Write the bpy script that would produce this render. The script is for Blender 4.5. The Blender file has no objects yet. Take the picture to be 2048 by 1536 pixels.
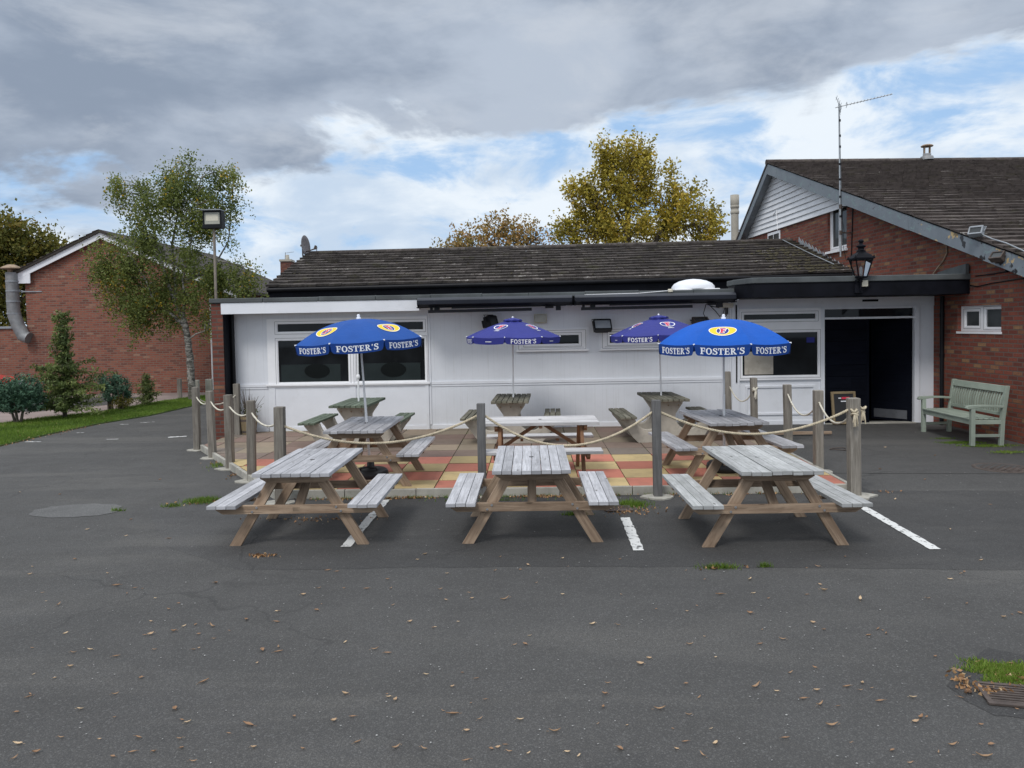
import bpy, math, random
import numpy as np
from mathutils import Vector, Matrix
from math import sin, cos, pi, sqrt, atan, atan2, radians

scene = bpy.context.scene
COL = scene.collection
RNG = random.Random(7)
NR = np.random.default_rng(11)

# ------------------------------------------------------------------ camera
F_PX, CAM_H, CX, CY = 1550.0, 2.1, 1024.0, 712.0
PSI, PITCH, ROLL = atan(39/1550.0), 0.04, 0.018
FW = Vector((-sin(PSI)*cos(PITCH), cos(PSI)*cos(PITCH), -sin(PITCH)))
R0 = Vector((cos(PSI), sin(PSI), 0)); U0 = R0.cross(FW)
RT = R0*cos(ROLL) - U0*sin(ROLL); UP = R0*sin(ROLL) + U0*cos(ROLL)
CAM = Vector((0, 0, CAM_H))
cam_data = bpy.data.cameras.new("camera")
cam_data.sensor_width = 36; cam_data.lens = F_PX*36/2048
cam_data.shift_y = (CY-768)/2048.0
cam_data.clip_end = 3000; cam_data.clip_start = 0.05
cam = bpy.data.objects.new("camera", cam_data); COL.objects.link(cam)
m = Matrix((RT, UP, -FW)).transposed().to_4x4(); m.translation = CAM
cam.matrix_world = m
scene.camera = cam

def ray(x, y): return FW + RT*((x-CX)/F_PX) - UP*((y-CY)/F_PX)
def G(x, y, z=0.0):                     # survey helper: photo point on a level plane
    d = ray(x, y); return CAM + d*((z-CAM_H)/d.z)
def AY(x, y, Y):                        # survey helper: photo point on a plane of known depth
    d = ray(x, y); return CAM + d*(Y/d.y)

# ------------------------------------------------------------------ light
scene.view_settings.view_transform = 'Standard'
scene.view_settings.look = 'None'
scene.view_settings.gamma = 1
scene.view_settings.exposure = 0.30
SUN_EL, SUN_AZ = radians(52), radians(205)      # azimuth from +Y clockwise
sd = bpy.data.lights.new("sun", 'SUN'); sd.energy = 1.35; sd.angle = radians(16); sd.color = (1.0, 0.975, 0.945)
sun = bpy.data.objects.new("sun", sd); COL.objects.link(sun)
sdir = Vector((sin(SUN_AZ)*cos(SUN_EL), cos(SUN_AZ)*cos(SUN_EL), sin(SUN_EL)))
sun.rotation_euler = sdir.to_track_quat('Z', 'Y').to_euler(); sun.location = sdir*60

def nd(nt, typ, inp=None, **kw):
    n = nt.nodes.new(typ)
    for k, v in kw.items(): setattr(n, k, v)
    if inp:
        for k, v in inp.items():
            s = n.inputs[k]
            if isinstance(v, bpy.types.NodeSocket): nt.links.new(v, s)
            elif isinstance(v, bpy.types.Node): nt.links.new(v.outputs[0], s)
            else: s.default_value = v
    return n
def ma(nt, op, a, b=0.0, c=0.0, clamp=False):
    n = nd(nt, 'ShaderNodeMath', {0: a, 1: b, 2: c}, operation=op); n.use_clamp = clamp
    return n.outputs[0]
def mix(nt, fac, a, b, mode='MIX'):
    n = nd(nt, 'ShaderNodeMix', {0: fac, 6: c4(a), 7: c4(b)}, data_type='RGBA', blend_type=mode, clamp_factor=True)
    return n.outputs[2]
def c4(v):
    if isinstance(v, (tuple, list)): return tuple(v)+(1.0,) if len(v) == 3 else tuple(v)
    return v
def ss(nt, v, lo, hi, a=0.0, b=1.0):
    return nd(nt, 'ShaderNodeMapRange', {0: v, 1: lo, 2: hi, 3: a, 4: b}, interpolation_type='SMOOTHSTEP').outputs[0]
def noise(nt, vec, scale, detail=3.0, rough=0.5, dist=0.0):
    return nd(nt, 'ShaderNodeTexNoise', {'Vector': vec, 'Scale': scale, 'Detail': detail, 'Roughness': rough, 'Distortion': dist}).outputs[0]
def vscale(nt, vec, s):
    return nd(nt, 'ShaderNodeVectorMath', {0: vec, 1: s}, operation='MULTIPLY').outputs[0]

# world: physical sky seen through gaps in a broken cloud deck
SKY_K = 0.1
w = bpy.data.worlds.new("World"); scene.world = w; w.use_nodes = True
nt = w.node_tree; nt.nodes.clear()
sky = nd(nt, 'ShaderNodeTexSky', sky_type='NISHITA')
sky.sun_disc = False; sky.sun_elevation = SUN_EL; sky.sun_rotation = SUN_AZ
sky.air_density = 1.0; sky.dust_density = 0.6; sky.ozone_density = 2.0
tc = nd(nt, 'ShaderNodeTexCoord')
d = tc.outputs['Generated']
sx = nd(nt, 'ShaderNodeSeparateXYZ', {0: d})
X, Y, Z = sx.outputs
zc = ma(nt, 'MAXIMUM', Z, 0.0)
den = ma(nt, 'ADD', zc, 0.16)
pv = nd(nt, 'ShaderNodeCombineXYZ', {0: ma(nt, 'DIVIDE', X, den), 1: ma(nt, 'DIVIDE', Y, den), 2: 0.0}).outputs[0]
pv2 = nd(nt, 'ShaderNodeVectorMath', {0: pv, 1: (3.7, 1.2, 0)}, operation='ADD').outputs[0]
nA = noise(nt, pv2, 0.75, 9, 0.58, 0.35)          # big cloud masses
den2 = ma(nt, 'ADD', zc, 0.34)
pv3 = nd(nt, 'ShaderNodeCombineXYZ', {0: ma(nt, 'DIVIDE', X, den2), 1: ma(nt, 'DIVIDE', Y, den2), 2: ma(nt, 'MULTIPLY', Z, 2.2)}).outputs[0]
nB = noise(nt, pv3, 3.3, 10, 0.60, 0.35)           # wisps
nC = noise(nt, pv3, 2.3, 8, 0.55, 0.2)
# low band of thin white cloud over blue
blue = mix(nt, 0.85, sky.outputs[0], (3.2, 4.9, 7.3))
low = mix(nt, ss(nt, nB, 0.345, 0.53), blue, mix(nt, ss(nt, nC, 0.36, 0.60), (4.6, 5.6, 6.9), (6.9, 7.5, 8.1)))
low = mix(nt, ss(nt, zc, 0.10, 0.0), low, (5.9, 6.9, 8.0))
# the grey deck: its ragged lower edge sinks to the left
edge = ma(nt, 'ADD', ma(nt, 'MULTIPLY', X, 0.13), 0.235)
k = ma(nt, 'ADD', ma(nt, 'SUBTRACT', zc, edge), ma(nt, 'MULTIPLY', ma(nt, 'SUBTRACT', nA, 0.5), 0.36))
deck = ss(nt, ma(nt, 'ADD', k, ma(nt, 'MULTIPLY', ma(nt, 'SUBTRACT', nB, 0.5), 0.10)), -0.006, 0.024)
grey = mix(nt, ss(nt, nC, 0.36, 0.64), (2.25, 2.74, 3.55), (3.95, 4.5, 5.35))
grey = mix(nt, ss(nt, nB, 0.48, 0.72, 0, 0.6), grey, (4.9, 5.3, 5.9))
over = ss(nt, zc, 0.40, 0.75)
grey = mix(nt, over, grey, (10.8, 11.5, 12.5))
back = ss(nt, Y, 0.05, -0.5)
grey = mix(nt, back, grey, (6.6, 7.0, 7.7))
col = mix(nt, deck, low, grey)
bg = nd(nt, 'ShaderNodeBackground', {0: col, 1: SKY_K})
nd(nt, 'ShaderNodeOutputWorld', {0: bg})

# ------------------------------------------------------------------ materials
MATS = {}
def new_mat(name):
    m = bpy.data.materials.new(name); m.use_nodes = True
    nt = m.node_tree; nt.nodes.clear()
    b = nd(nt, 'ShaderNodeBsdfPrincipled'); o = nd(nt, 'ShaderNodeOutputMaterial', {0: b})
    MATS[name] = m
    return m, nt, b
def setp(nt, b, **kw):
    mp = dict(col='Base Color', rough='Roughness', metal='Metallic', spec='Specular IOR Level', normal='Normal', alpha='Alpha', emit='Emission Color', es='Emission Strength', trans='Transmission Weight', ior='IOR', coat='Coat Weight')
    for k, v in kw.items():
        s = b.inputs[mp[k]]
        if isinstance(v, bpy.types.NodeSocket): nt.links.new(v, s)
        else: s.default_value = c4(v) if k in ('col', 'emit') else v
def obj_co(nt): return nd(nt, 'ShaderNodeTexCoord').outputs['Object']
def uv_co(nt): return nd(nt, 'ShaderNodeTexCoord').outputs['UV']
def attr(nt, name='rnd'): return nd(nt, 'ShaderNodeAttribute', attribute_name=name).outputs['Fac']
def attr_c(nt, name): return nd(nt, 'ShaderNodeAttribute', attribute_name=name).outputs['Color']
def bump(nt, h, strength=0.3, dist=0.01):
    return nd(nt, 'ShaderNodeBump', {'Height': h, 'Strength': strength, 'Distance': dist}).outputs[0]

def plain(name, col, rough=0.6, metal=0.0, spec=0.5, var=0.12, dirt=0.0, dirtcol=(0.08, 0.075, 0.06), scale=3.0, coat=0.0):
    m, nt, b = new_mat(name)
    co = obj_co(nt)
    n = noise(nt, co, scale, 6, 0.6)
    lo = tuple(c*(1-var) for c in col); hi = tuple(min(1, c*(1+var)) for c in col)
    c = mix(nt, ss(nt, n, 0.3, 0.7), lo, hi)
    if dirt > 0:
        n2 = noise(nt, co, scale*2.7, 8, 0.68)
        c = mix(nt, ss(nt, n2, 0.52, 0.8, 0, dirt), c, dirtcol)
    bm = bump(nt, noise(nt, co, 60, 4), 0.06, 0.003) if not name.startswith('fabric') else bump(nt, noise(nt, co, 7, 5, 0.6, 0.8), 0.45, 0.02)
    setp(nt, b, col=c, rough=rough, metal=metal, spec=spec, coat=coat, normal=bm)
    return m

def asphalt(name, base, tint=(1, 1, 1), fade=0.0):
    m, nt, b = new_mat(name)
    co = obj_co(nt)
    big = noise(nt, co, 0.35, 6, 0.6, 0.4)
    mid = noise(nt, co, 2.2, 6, 0.65)
    fine = noise(nt, co, 75, 3, 0.7)
    vor = nd(nt, 'ShaderNodeTexVoronoi', {'Vector': co, 'Scale': 105.0}, feature='F1')
    vd, vc = vor.outputs['Distance'], vor.outputs['Color']
    stone = nd(nt, 'ShaderNodeSeparateColor', {0: vc}).outputs[0]
    c = mix(nt, ss(nt, big, 0.3, 0.7), tuple(base*0.86*t for t in tint), tuple(base*1.12*t for t in tint))
    c = mix(nt, ss(nt, mid, 0.46, 0.75, 0, 0.35), c, tuple(base*0.62*t for t in tint))
    c = mix(nt, ss(nt, noise(nt, co, 0.8, 5, 0.6, 1.0), 0.52, 0.70, 0, 0.40), c, (base*1.28, base*1.25, base*1.2))
    band = noise(nt, vscale(nt, co, (0.16, 0.9, 1)), 1.0, 5, 0.6, 0.6)
    c = mix(nt, ss(nt, band, 0.50, 0.68, 0, 0.65), c, (base*1.75*tint[0], base*1.72*tint[1], base*1.66*tint[2]))
    c = mix(nt, ss(nt, band, 0.44, 0.30, 0, 0.40), c, (base*0.55*tint[0], base*0.55*tint[1], base*0.56*tint[2]))
    st = nd(nt, 'ShaderNodeTexVoronoi', {'Vector': nd(nt, 'ShaderNodeVectorMath', {0: co, 1: vscale(nt, nd(nt, 'ShaderNodeTexNoise', {'Vector': co, 'Scale': 3.0, 'Detail': 4.0}).outputs[1], (0.35, 0.35, 0))}, operation='ADD').outputs[0], 'Scale': 0.62}, feature='F1').outputs[0]
    c = mix(nt, ma(nt, 'MULTIPLY', ss(nt, st, 0.22, 0.08, 0, 0.5), ss(nt, noise(nt, co, 0.8, 2), 0.5, 0.62)), c, (base*0.42, base*0.41, base*0.40))
    dark = ss(nt, vd, 0.25, 0.62, 0, 0.55)
    c = mix(nt, dark, c, (base*0.42, base*0.42, base*0.43))
    c = mix(nt, ss(nt, stone, 0.80, 0.97, 0, 0.34), c, (base*2.1, base*2.08, base*2.0))
    c = mix(nt, ss(nt, fine, 0.64, 0.74, 0, 0.30), c, (base*1.9, base*1.85, base*1.75))
    # hairline cracks
    wv = nd(nt, 'ShaderNodeVectorMath', {0: co, 1: vscale(nt, nd(nt, 'ShaderNodeTexNoise', {'Vector': co, 'Scale': 1.4, 'Detail': 4.0}).outputs[1], (0.9, 0.9, 0))}, operation='ADD').outputs[0]
    cr = nd(nt, 'ShaderNodeTexVoronoi', {'Vector': wv, 'Scale': 0.23}, feature='DISTANCE_TO_EDGE').outputs[0]
    crack = ma(nt, 'MULTIPLY', ss(nt, cr, 0.0035, 0.0008), ss(nt, noise(nt, co, 0.5, 2), 0.42, 0.6))
    c = mix(nt, ma(nt, 'MULTIPLY', crack, 0.42), c, (base*0.25, base*0.25, base*0.24))
    g2 = noise(nt, co, 210, 2, 0.6)
    c = mix(nt, ss(nt, g2, 0.35, 0.66, 0.55, 0), c, (base*0.40, base*0.40, base*0.40))
    if fade:      # the newer surface wears out gradually towards the drive
        xw = ma(nt, 'ADD', nd(nt, 'ShaderNodeSeparateXYZ', {0: co}).outputs[0], ma(nt, 'MULTIPLY', noise(nt, co, 0.9, 5, 0.6), 3.0))
        fk = ss(nt, xw, -2.3, 0.6, fade, 1.0)
        c = nd(nt, 'ShaderNodeMix', {0: 1.0, 6: c, 7: nd(nt, 'ShaderNodeCombineColor', {0: fk, 1: fk, 2: fk}).outputs[0]}, data_type='RGBA', blend_type='MULTIPLY').outputs[2]
    h = ma(nt, 'SUBTRACT', ma(nt, 'MULTIPLY', fine, 0.6), vd)
    setp(nt, b, col=c, rough=ss(nt, mid, 0.3, 0.7, 0.78, 0.92), spec=0.32, normal=bump(nt, h, 0.55, 0.006))
    return m

def brick(name, cols, mortar, bw=0.225, bh=0.075, ms=0.010, tan_frac=0.0):
    m, nt, b = new_mat(name)
    uv = uv_co(nt)
    warp = nd(nt, 'ShaderNodeTexNoise', {'Vector': uv, 'Scale': 14.0, 'Detail': 2.0}).outputs[1]
    v = nd(nt, 'ShaderNodeVectorMath', {0: uv, 1: vscale(nt, nd(nt, 'ShaderNodeVectorMath', {0: warp, 1: (0.5, 0.5, 0.5)}, operation='SUBTRACT').outputs[0], (0.006, 0.006, 0))}, operation='ADD').outputs[0]
    t = nd(nt, 'ShaderNodeTexBrick', {'Vector': v, 'Color1': (0, 0, 0, 1), 'Color2': (1, 1, 1, 1), 'Mortar': (0.5, 0.5, 0.5, 1), 'Scale': 1.0, 'Mortar Size': ms, 'Mortar Smooth': 0.15, 'Bias': 0.0, 'Brick Width': bw, 'Row Height': bh}, offset=0.5)
    rnd = nd(nt, 'ShaderNodeSeparateColor', {0: t.outputs[0]}).outputs[0]
    cr = nd(nt, 'ShaderNodeValToRGB', {0: rnd}); e = cr.color_ramp
    e.interpolation = 'LINEAR'
    while len(e.elements) < len(cols): e.elements.new(0.5)
    for i, (p, cc) in enumerate(cols): e.elements[i].position = p; e.elements[i].color = c4(cc)
    c = cr.outputs[0]
    c = mix(nt, ss(nt, noise(nt, uv, 26, 5, 0.7), 0.35, 0.75, 0, 0.5), c, tuple(x*0.55 for x in cols[1][1]))
    c = mix(nt, ss(nt, noise(nt, uv, 0.45, 5, 0.6), 0.40, 0.72, 0, 0.40), c, tuple(x*0.55 for x in cols[0][1]))
    c = mix(nt, ss(nt, noise(nt, vscale(nt, uv, (1.6, 0.35, 1)), 1.0, 5, 0.6), 0.52, 0.72, 0, 0.35), c, tuple(x*0.62 for x in cols[1][1]))
    c = mix(nt, ss(nt, noise(nt, uv, 1.7, 6, 0.7), 0.60, 0.74, 0, 0.30), c, (0.34, 0.24, 0.19))
    mo = mix(nt, noise(nt, uv, 3, 4), tuple(x*0.6 for x in mortar), mortar)
    c = mix(nt, t.outputs[1], c, mo)
    h = ma(nt, 'SUBTRACT', ma(nt, 'MULTIPLY', noise(nt, uv, 90, 3), 0.25), t.outputs[1])
    setp(nt, b, col=c, rough=0.9, spec=0.25, normal=bump(nt, h, 0.6, 0.008))
    return m

def wood(name, lo, hi, crackcol, rough=0.85, green=0.0, knots=True, spec=0.25):
    m, nt, b = new_mat(name)
    uv = uv_co(nt); r = attr(nt)
    off = nd(nt, 'ShaderNodeCombineXYZ', {0: ma(nt, 'MULTIPLY', r, 37.0), 1: ma(nt, 'MULTIPLY', r, 11.0), 2: ma(nt, 'MULTIPLY', r, 5.0)}).outputs[0]
    v = nd(nt, 'ShaderNodeVectorMath', {0: uv, 1: off}, operation='ADD').outputs[0]
    g = noise(nt, vscale(nt, v, (2.2, 34, 1)), 1.0, 6, 0.65, 0.5)
    g2 = noise(nt, vscale(nt, v, (5.0, 150, 1)), 1.0, 3, 0.6)
    big = noise(nt, v, 2.6, 5, 0.6)
    c = mix(nt, ss(nt, g, 0.3, 0.7), lo, hi)
    c = mix(nt, ss(nt, g2, 0.56, 0.74, 0, 0.7), c, crackcol)
    c = mix(nt, ss(nt, big, 0.42, 0.7, 0, 0.42), c, tuple(x*0.62 for x in lo))
    tone = ma(nt, 'MULTIPLY_ADD', r, 0.34, 0.83)
    c = nd(nt, 'ShaderNodeMix', {0: 1.0, 6: c, 7: nd(nt, 'ShaderNodeCombineColor', {0: tone, 1: tone, 2: tone}).outputs[0]}, data_type='RGBA', blend_type='MULTIPLY').outputs[2]
    if knots:
        kv = nd(nt, 'ShaderNodeTexVoronoi', {'Vector': vscale(nt, v, (2.3, 7.5, 1)), 'Scale': 1.0}, feature='F1').outputs[0]
        c = mix(nt, ss(nt, kv, 0.11, 0.05, 0, 0.75), c, tuple(x*0.45 for x in crackcol))
    if green > 0:
        c = mix(nt, ss(nt, noise(nt, v, 7, 7, 0.7), 0.48, 0.66, 0, green), c, (0.055, 0.068, 0.035))
    setp(nt, b, col=c, rough=rough, spec=spec, normal=bump(nt, ma(nt, 'SUBTRACT', g, ss(nt, g2, 0.56, 0.74)), 0.35, 0.004))
    return m

def tiles(name, lo, hi, moss, lich):
    m, nt, b = new_mat(name)
    co = obj_co(nt); r = attr(nt)
    c = mix(nt, r, lo, hi)
    c = mix(nt, ss(nt, noise(nt, co, 9, 7, 0.7), 0.42, 0.68, 0, 0.75), c, tuple(x*0.45 for x in lo))
    c = mix(nt, ss(nt, noise(nt, co, 2.3, 7, 0.66), 0.53, 0.70, 0, 0.6), c, moss)
    c = mix(nt, ss(nt, noise(nt, co, 16, 6, 0.7), 0.63, 0.70, 0, 0.30), c, lich)
    c = mix(nt, ma(nt, 'MULTIPLY', ss(nt, r, 0.90, 0.95), ss(nt, noise(nt, co, 11, 4, 0.6), 0.56, 0.62)), c, (0.42, 0.40, 0.37))
    setp(nt, b, col=c, rough=0.95, spec=0.2, normal=bump(nt, noise(nt, co, 45, 5, 0.7), 0.7, 0.01))
    return m

def painted_boards(name, col, pitch=0.105):
    m, nt, b = new_mat(name)
    uv = uv_co(nt)
    s = nd(nt, 'ShaderNodeSeparateXYZ', {0: uv})
    u = ma(nt, 'DIVIDE', s.outputs[0], pitch)
    fr = ma(nt, 'ABSOLUTE', ma(nt, 'SUBTRACT', ma(nt, 'FRACT', u), 0.5))
    groove = ss(nt, fr, 0.47, 0.495)
    idn = nd(nt, 'ShaderNodeTexWhiteNoise', {'W': ma(nt, 'FLOOR', ma(nt, 'ADD', u, 0.5))}, noise_dimensions='1D').outputs[0]
    streak = noise(nt, vscale(nt, uv, (22, 0.9, 1)), 1.0, 5, 0.65)
    dirt = noise(nt, uv, 1.1, 6, 0.62)
    c = mix(nt, ss(nt, dirt, 0.3, 0.75), col, tuple(x*0.90 for x in col))
    c = mix(nt, ss(nt, streak, 0.54, 0.78, 0, 0.28), c, (0.42, 0.41, 0.37))
    vis = ma(nt, 'MULTIPLY_ADD', idn, 0.20, 0.0)
    c = mix(nt, ma(nt, 'MULTIPLY', groove, vis), c, (0.10, 0.10, 0.10))
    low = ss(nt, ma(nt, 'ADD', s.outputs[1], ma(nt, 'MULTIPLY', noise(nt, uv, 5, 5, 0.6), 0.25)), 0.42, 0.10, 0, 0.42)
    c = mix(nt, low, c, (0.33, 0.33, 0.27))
    setp(nt, b, col=c, rough=0.55, spec=0.35, normal=bump(nt, ma(nt, 'SUBTRACT', ma(nt, 'MULTIPLY', noise(nt, uv, 40, 3), 0.05), groove), 0.25, 0.004))
    return m

def glass_dark(name, col=(0.006, 0.007, 0.008), rough=0.03):
    m, nt, b = new_mat(name)
    co = obj_co(nt)
    c = mix(nt, ss(nt, noise(nt, co, 1.2, 4), 0.4, 0.7), col, tuple(x*2.6 for x in col))
    setp(nt, b, col=c, rough=rough, spec=0.22, normal=bump(nt, noise(nt, co, 0.7, 2), 0.03, 0.03))
    return m

def leafmat(name, stops, trans=0.35):
    m, nt, b = new_mat(name)
    r = attr(nt)
    cr = nd(nt, 'ShaderNodeValToRGB', {0: r}); e = cr.color_ramp
    while len(e.elements) < len(stops): e.elements.new(0.5)
    for i, (p, cc) in enumerate(stops): e.elements[i].position = p; e.elements[i].color = c4(cc)
    c = cr.outputs[0]
    setp(nt, b, col=c, rough=0.6, spec=0.3)
    t = nd(nt, 'ShaderNodeBsdfTranslucent', {0: mix(nt, 0.25, c, (0.5, 0.55, 0.1), 'MULTIPLY')})
    mx = nd(nt, 'ShaderNodeMixShader', {0: trans, 1: b.outputs[0], 2: t.outputs[0]})
    out = [n for n in nt.nodes if n.type == 'OUTPUT_MATERIAL'][0]
    nt.links.new(mx.outputs[0], out.inputs[0])
    return m

def slabmat():
    m, nt, b = new_mat('slab')
    co = obj_co(nt); c = attr_c(nt, 'col')
    c = mix(nt, ss(nt, noise(nt, co, 5, 7, 0.68), 0.42, 0.75, 0, 0.45), c, mix(nt, 0.45, c, (0.06, 0.055, 0.045)))
    c = mix(nt, ss(nt, noise(nt, co, 1.3, 6, 0.65), 0.5, 0.75, 0, 0.32), c, (0.115, 0.10, 0.08))
    c = mix(nt, ss(nt, noise(nt, co, 70, 3, 0.7), 0.6, 0.72, 0, 0.25), c, (0.45, 0.40, 0.34))
    setp(nt, b, col=c, rough=0.9, spec=0.25, normal=bump(nt, noise(nt, co, 60, 4, 0.7), 0.35, 0.005))
    return m

def worn_paint(name, under=0.06):
    m, nt, b = new_mat(name)
    co = obj_co(nt)
    n = noise(nt, co, 16, 8, 0.72); n2 = noise(nt, co, 3.0, 4, 0.6)
    k = ss(nt, ma(nt, 'ADD', n, ma(nt, 'MULTIPLY', n2, 0.35)), 0.56, 0.62)
    c = mix(nt, k, (under, under, under), mix(nt, noise(nt, co, 60, 3), (0.55, 0.55, 0.53), (0.72, 0.72, 0.70)))
    setp(nt, b, col=c, rough=0.8, normal=bump(nt, noise(nt, co, 75, 3, 0.7), 0.5, 0.006))
    return m

def barge():
    m, nt, b = new_mat('weathered_barge')
    uv = uv_co(nt)
    n = noise(nt, uv, 2.2, 7, 0.6, 0.5); n2 = noise(nt, uv, 7, 8, 0.7, 1.0)
    c = mix(nt, n, (0.135, 0.16, 0.185), (0.245, 0.275, 0.30))
    c = mix(nt, ss(nt, n2, 0.56, 0.62, 0, 0.55), c, (0.22, 0.33, 0.31))
    c = mix(nt, ss(nt, n2, 0.37, 0.34, 0, 0.8), c, (0.05, 0.05, 0.055))
    s = nd(nt, 'ShaderNodeSeparateXYZ', {0: uv})
    # bare timber where the paint has come off, towards the low end
    k = ma(nt, "MULTIPLY", ss(nt, noise(nt, uv, 2.6, 5, 0.6), 0.57, 0.585), ss(nt, s.outputs[0], -0.2, 0.3))
    c = mix(nt, k, c, (0.52, 0.38, 0.19))
    k2 = ma(nt, 'MULTIPLY', ss(nt, noise(nt, uv, 4.1, 3, 0.5), 0.60, 0.63), ss(nt, s.outputs[0], 0.6, 1.6))
    c = mix(nt, k2, c, (0.015, 0.015, 0.018))
    setp(nt, b, col=c, rough=0.75, normal=bump(nt, n2, 0.3, 0.006))
    return m

asphalt('asphalt', 0.100, (1.04, 1.0, 0.93)); asphalt('asphalt_bay', 0.072, (1.03, 1.0, 0.96), fade=1.37); asphalt('asphalt_warm', 0.095, (1.05, 1.0, 0.93))
asphalt('concrete_rough', 0.155, (1.0, 0.99, 0.95))
brick('brick_red', [(0.0, (0.14, 0.050, 0.038)), (0.25, (0.22, 0.064, 0.044)), (0.64, (0.275, 0.082, 0.053)), (0.84, (0.245, 0.095, 0.056)), (1.0, (0.34, 0.20, 0.10))], (0.165, 0.125, 0.105))
brick('brick_orange', [(0.0, (0.16, 0.066, 0.050)), (0.30, (0.26, 0.090, 0.062)), (0.75, (0.33, 0.120, 0.078)), (0.95, (0.31, 0.13, 0.085)), (1.0, (0.40, 0.25, 0.17))], (0.25, 0.195, 0.16), ms=0.010)
brick('brick_dark', [(0.0, (0.11, 0.042, 0.034)), (0.4, (0.175, 0.058, 0.042)), (0.8, (0.225, 0.078, 0.052)), (0.9, (0.22, 0.09, 0.055)), (1.0, (0.25, 0.12, 0.07))], (0.13, 0.105, 0.09))
wood('wood_grey', (0.345, 0.345, 0.36), (0.51, 0.51, 0.53), (0.17, 0.155, 0.14), green=0.06)
wood('wood_grey_algae', (0.345, 0.35, 0.345), (0.50, 0.505, 0.50), (0.16, 0.155, 0.125), green=0.22)
wood('wood_grey_dull', (0.315, 0.31, 0.32), (0.50, 0.495, 0.51), (0.14, 0.125, 0.115), green=0.06)
wood('wood_new', (0.44, 0.43, 0.43), (0.58, 0.565, 0.56), (0.42, 0.36, 0.31))
wood('wood_brown', (0.225, 0.155, 0.105), (0.39, 0.29, 0.205), (0.11, 0.08, 0.055))
wood('wood_red', (0.20, 0.105, 0.06), (0.31, 0.175, 0.10), (0.12, 0.07, 0.04))
wood('wood_post', (0.168, 0.150, 0.126), (0.285, 0.262, 0.228), (0.085, 0.075, 0.06), green=0.05)
wood('wood_post_dark', (0.125, 0.122, 0.12), (0.20, 0.197, 0.195), (0.07, 0.066, 0.06))
wood('wood_mossy', (0.13, 0.125, 0.095), (0.24, 0.225, 0.18), (0.05, 0.05, 0.035), green=0.55)
wood('wood_green', (0.095, 0.118, 0.088), (0.17, 0.205, 0.155), (0.05, 0.06, 0.04), green=0.35)
wood('wood_tub', (0.20, 0.15, 0.085), (0.32, 0.25, 0.15), (0.08, 0.06, 0.035))
wood('bench_paint', (0.285, 0.33, 0.27), (0.325, 0.37, 0.31), (0.22, 0.255, 0.21), rough=0.6, knots=False)
wood('door_dark', (0.003, 0.004, 0.008), (0.005, 0.0065, 0.012), (0.002, 0.002, 0.004), rough=0.8, knots=False, spec=0.08)
tiles('roof_tile', (0.056, 0.049, 0.045), (0.118, 0.102, 0.093), (0.080, 0.076, 0.040), (0.16, 0.145, 0.125))
tiles('roof_tile_brown', (0.080, 0.066, 0.060), (0.132, 0.110, 0.099), (0.065, 0.060, 0.034), (0.17, 0.15, 0.13))
tiles('roof_tile_far', (0.13, 0.105, 0.085), (0.19, 0.155, 0.125), (0.12, 0.11, 0.07), (0.2, 0.18, 0.15))
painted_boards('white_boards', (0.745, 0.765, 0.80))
plain('white_paint', (0.755, 0.772, 0.805), 0.5, var=0.04, dirt=0.22, dirtcol=(0.45, 0.45, 0.42), scale=1.3)
plain('white_pvc', (0.86, 0.86, 0.87), 0.35, var=0.03, dirt=0.08, dirtcol=(0.5, 0.5, 0.47))
plain('cladding', (0.80, 0.81, 0.82), 0.45, var=0.05, dirt=0.15, dirtcol=(0.5, 0.5, 0.46))
plain('black_paint', (0.006, 0.0065, 0.010), 0.6, var=0.3, dirt=0.2, dirtcol=(0.022, 0.022, 0.026), spec=0.12)
plain('black_plastic', (0.009, 0.009, 0.011), 0.45, var=0.2, spec=0.2)
plain('awning_metal', (0.012, 0.014, 0.021), 0.45, var=0.2, spec=0.25, dirt=0.2, dirtcol=(0.06, 0.065, 0.075))
plain('felt', (0.085, 0.094, 0.096), 0.85, var=0.25, dirt=0.4, dirtcol=(0.045, 0.055, 0.04), scale=2.0)
plain('felt_roof', (0.09, 0.095, 0.095), 0.9, var=0.3, dirt=0.4)
plain('lead', (0.27, 0.29, 0.31), 0.6, var=0.2, dirt=0.3)
plain('steel', (0.55, 0.56, 0.58), 0.32, metal=0.9, var=0.1, dirt=0.3, dirtcol=(0.25, 0.22, 0.18))
plain('galv', (0.45, 0.47, 0.48), 0.42, metal=0.85, var=0.15, dirt=0.35, dirtcol=(0.28, 0.2, 0.13))
plain('rust', (0.30, 0.22, 0.15), 0.8, metal=0.2, var=0.3, dirt=0.5, dirtcol=(0.22, 0.11, 0.05), scale=8)
plain('pole_metal', (0.26, 0.22, 0.18), 0.6, metal=0.4, var=0.25, dirt=0.4, dirtcol=(0.2, 0.12, 0.07), scale=6)
plain('pole_white', (0.78, 0.78, 0.78), 0.4, var=0.04, dirt=0.15)
plain('concrete', (0.42, 0.385, 0.325), 0.9, var=0.18, dirt=0.5, dirtcol=(0.17, 0.15, 0.11), scale=3.5)
plain('kerb_concrete', (0.36, 0.345, 0.30), 0.9, var=0.2, dirt=0.6, dirtcol=(0.14, 0.13, 0.10), scale=4)
plain('joint_dirt', (0.060, 0.056, 0.042), 0.95, var=0.4, dirt=0.6, dirtcol=(0.05, 0.07, 0.025), scale=6)
plain('fabric_blue', (0.005, 0.090, 0.44), 0.75, var=0.10, spec=0.25, scale=1.6)
plain('fabric_blue_dark', (0.007, 0.045, 0.22), 0.75, var=0.08, spec=0.25)
plain('fabric_royal', (0.014, 0.074, 0.30), 0.75, var=0.10, spec=0.25, scale=1.6)
plain('fabric_purple', (0.026, 0.032, 0.205), 0.7, var=0.10, spec=0.3, scale=2)
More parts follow.
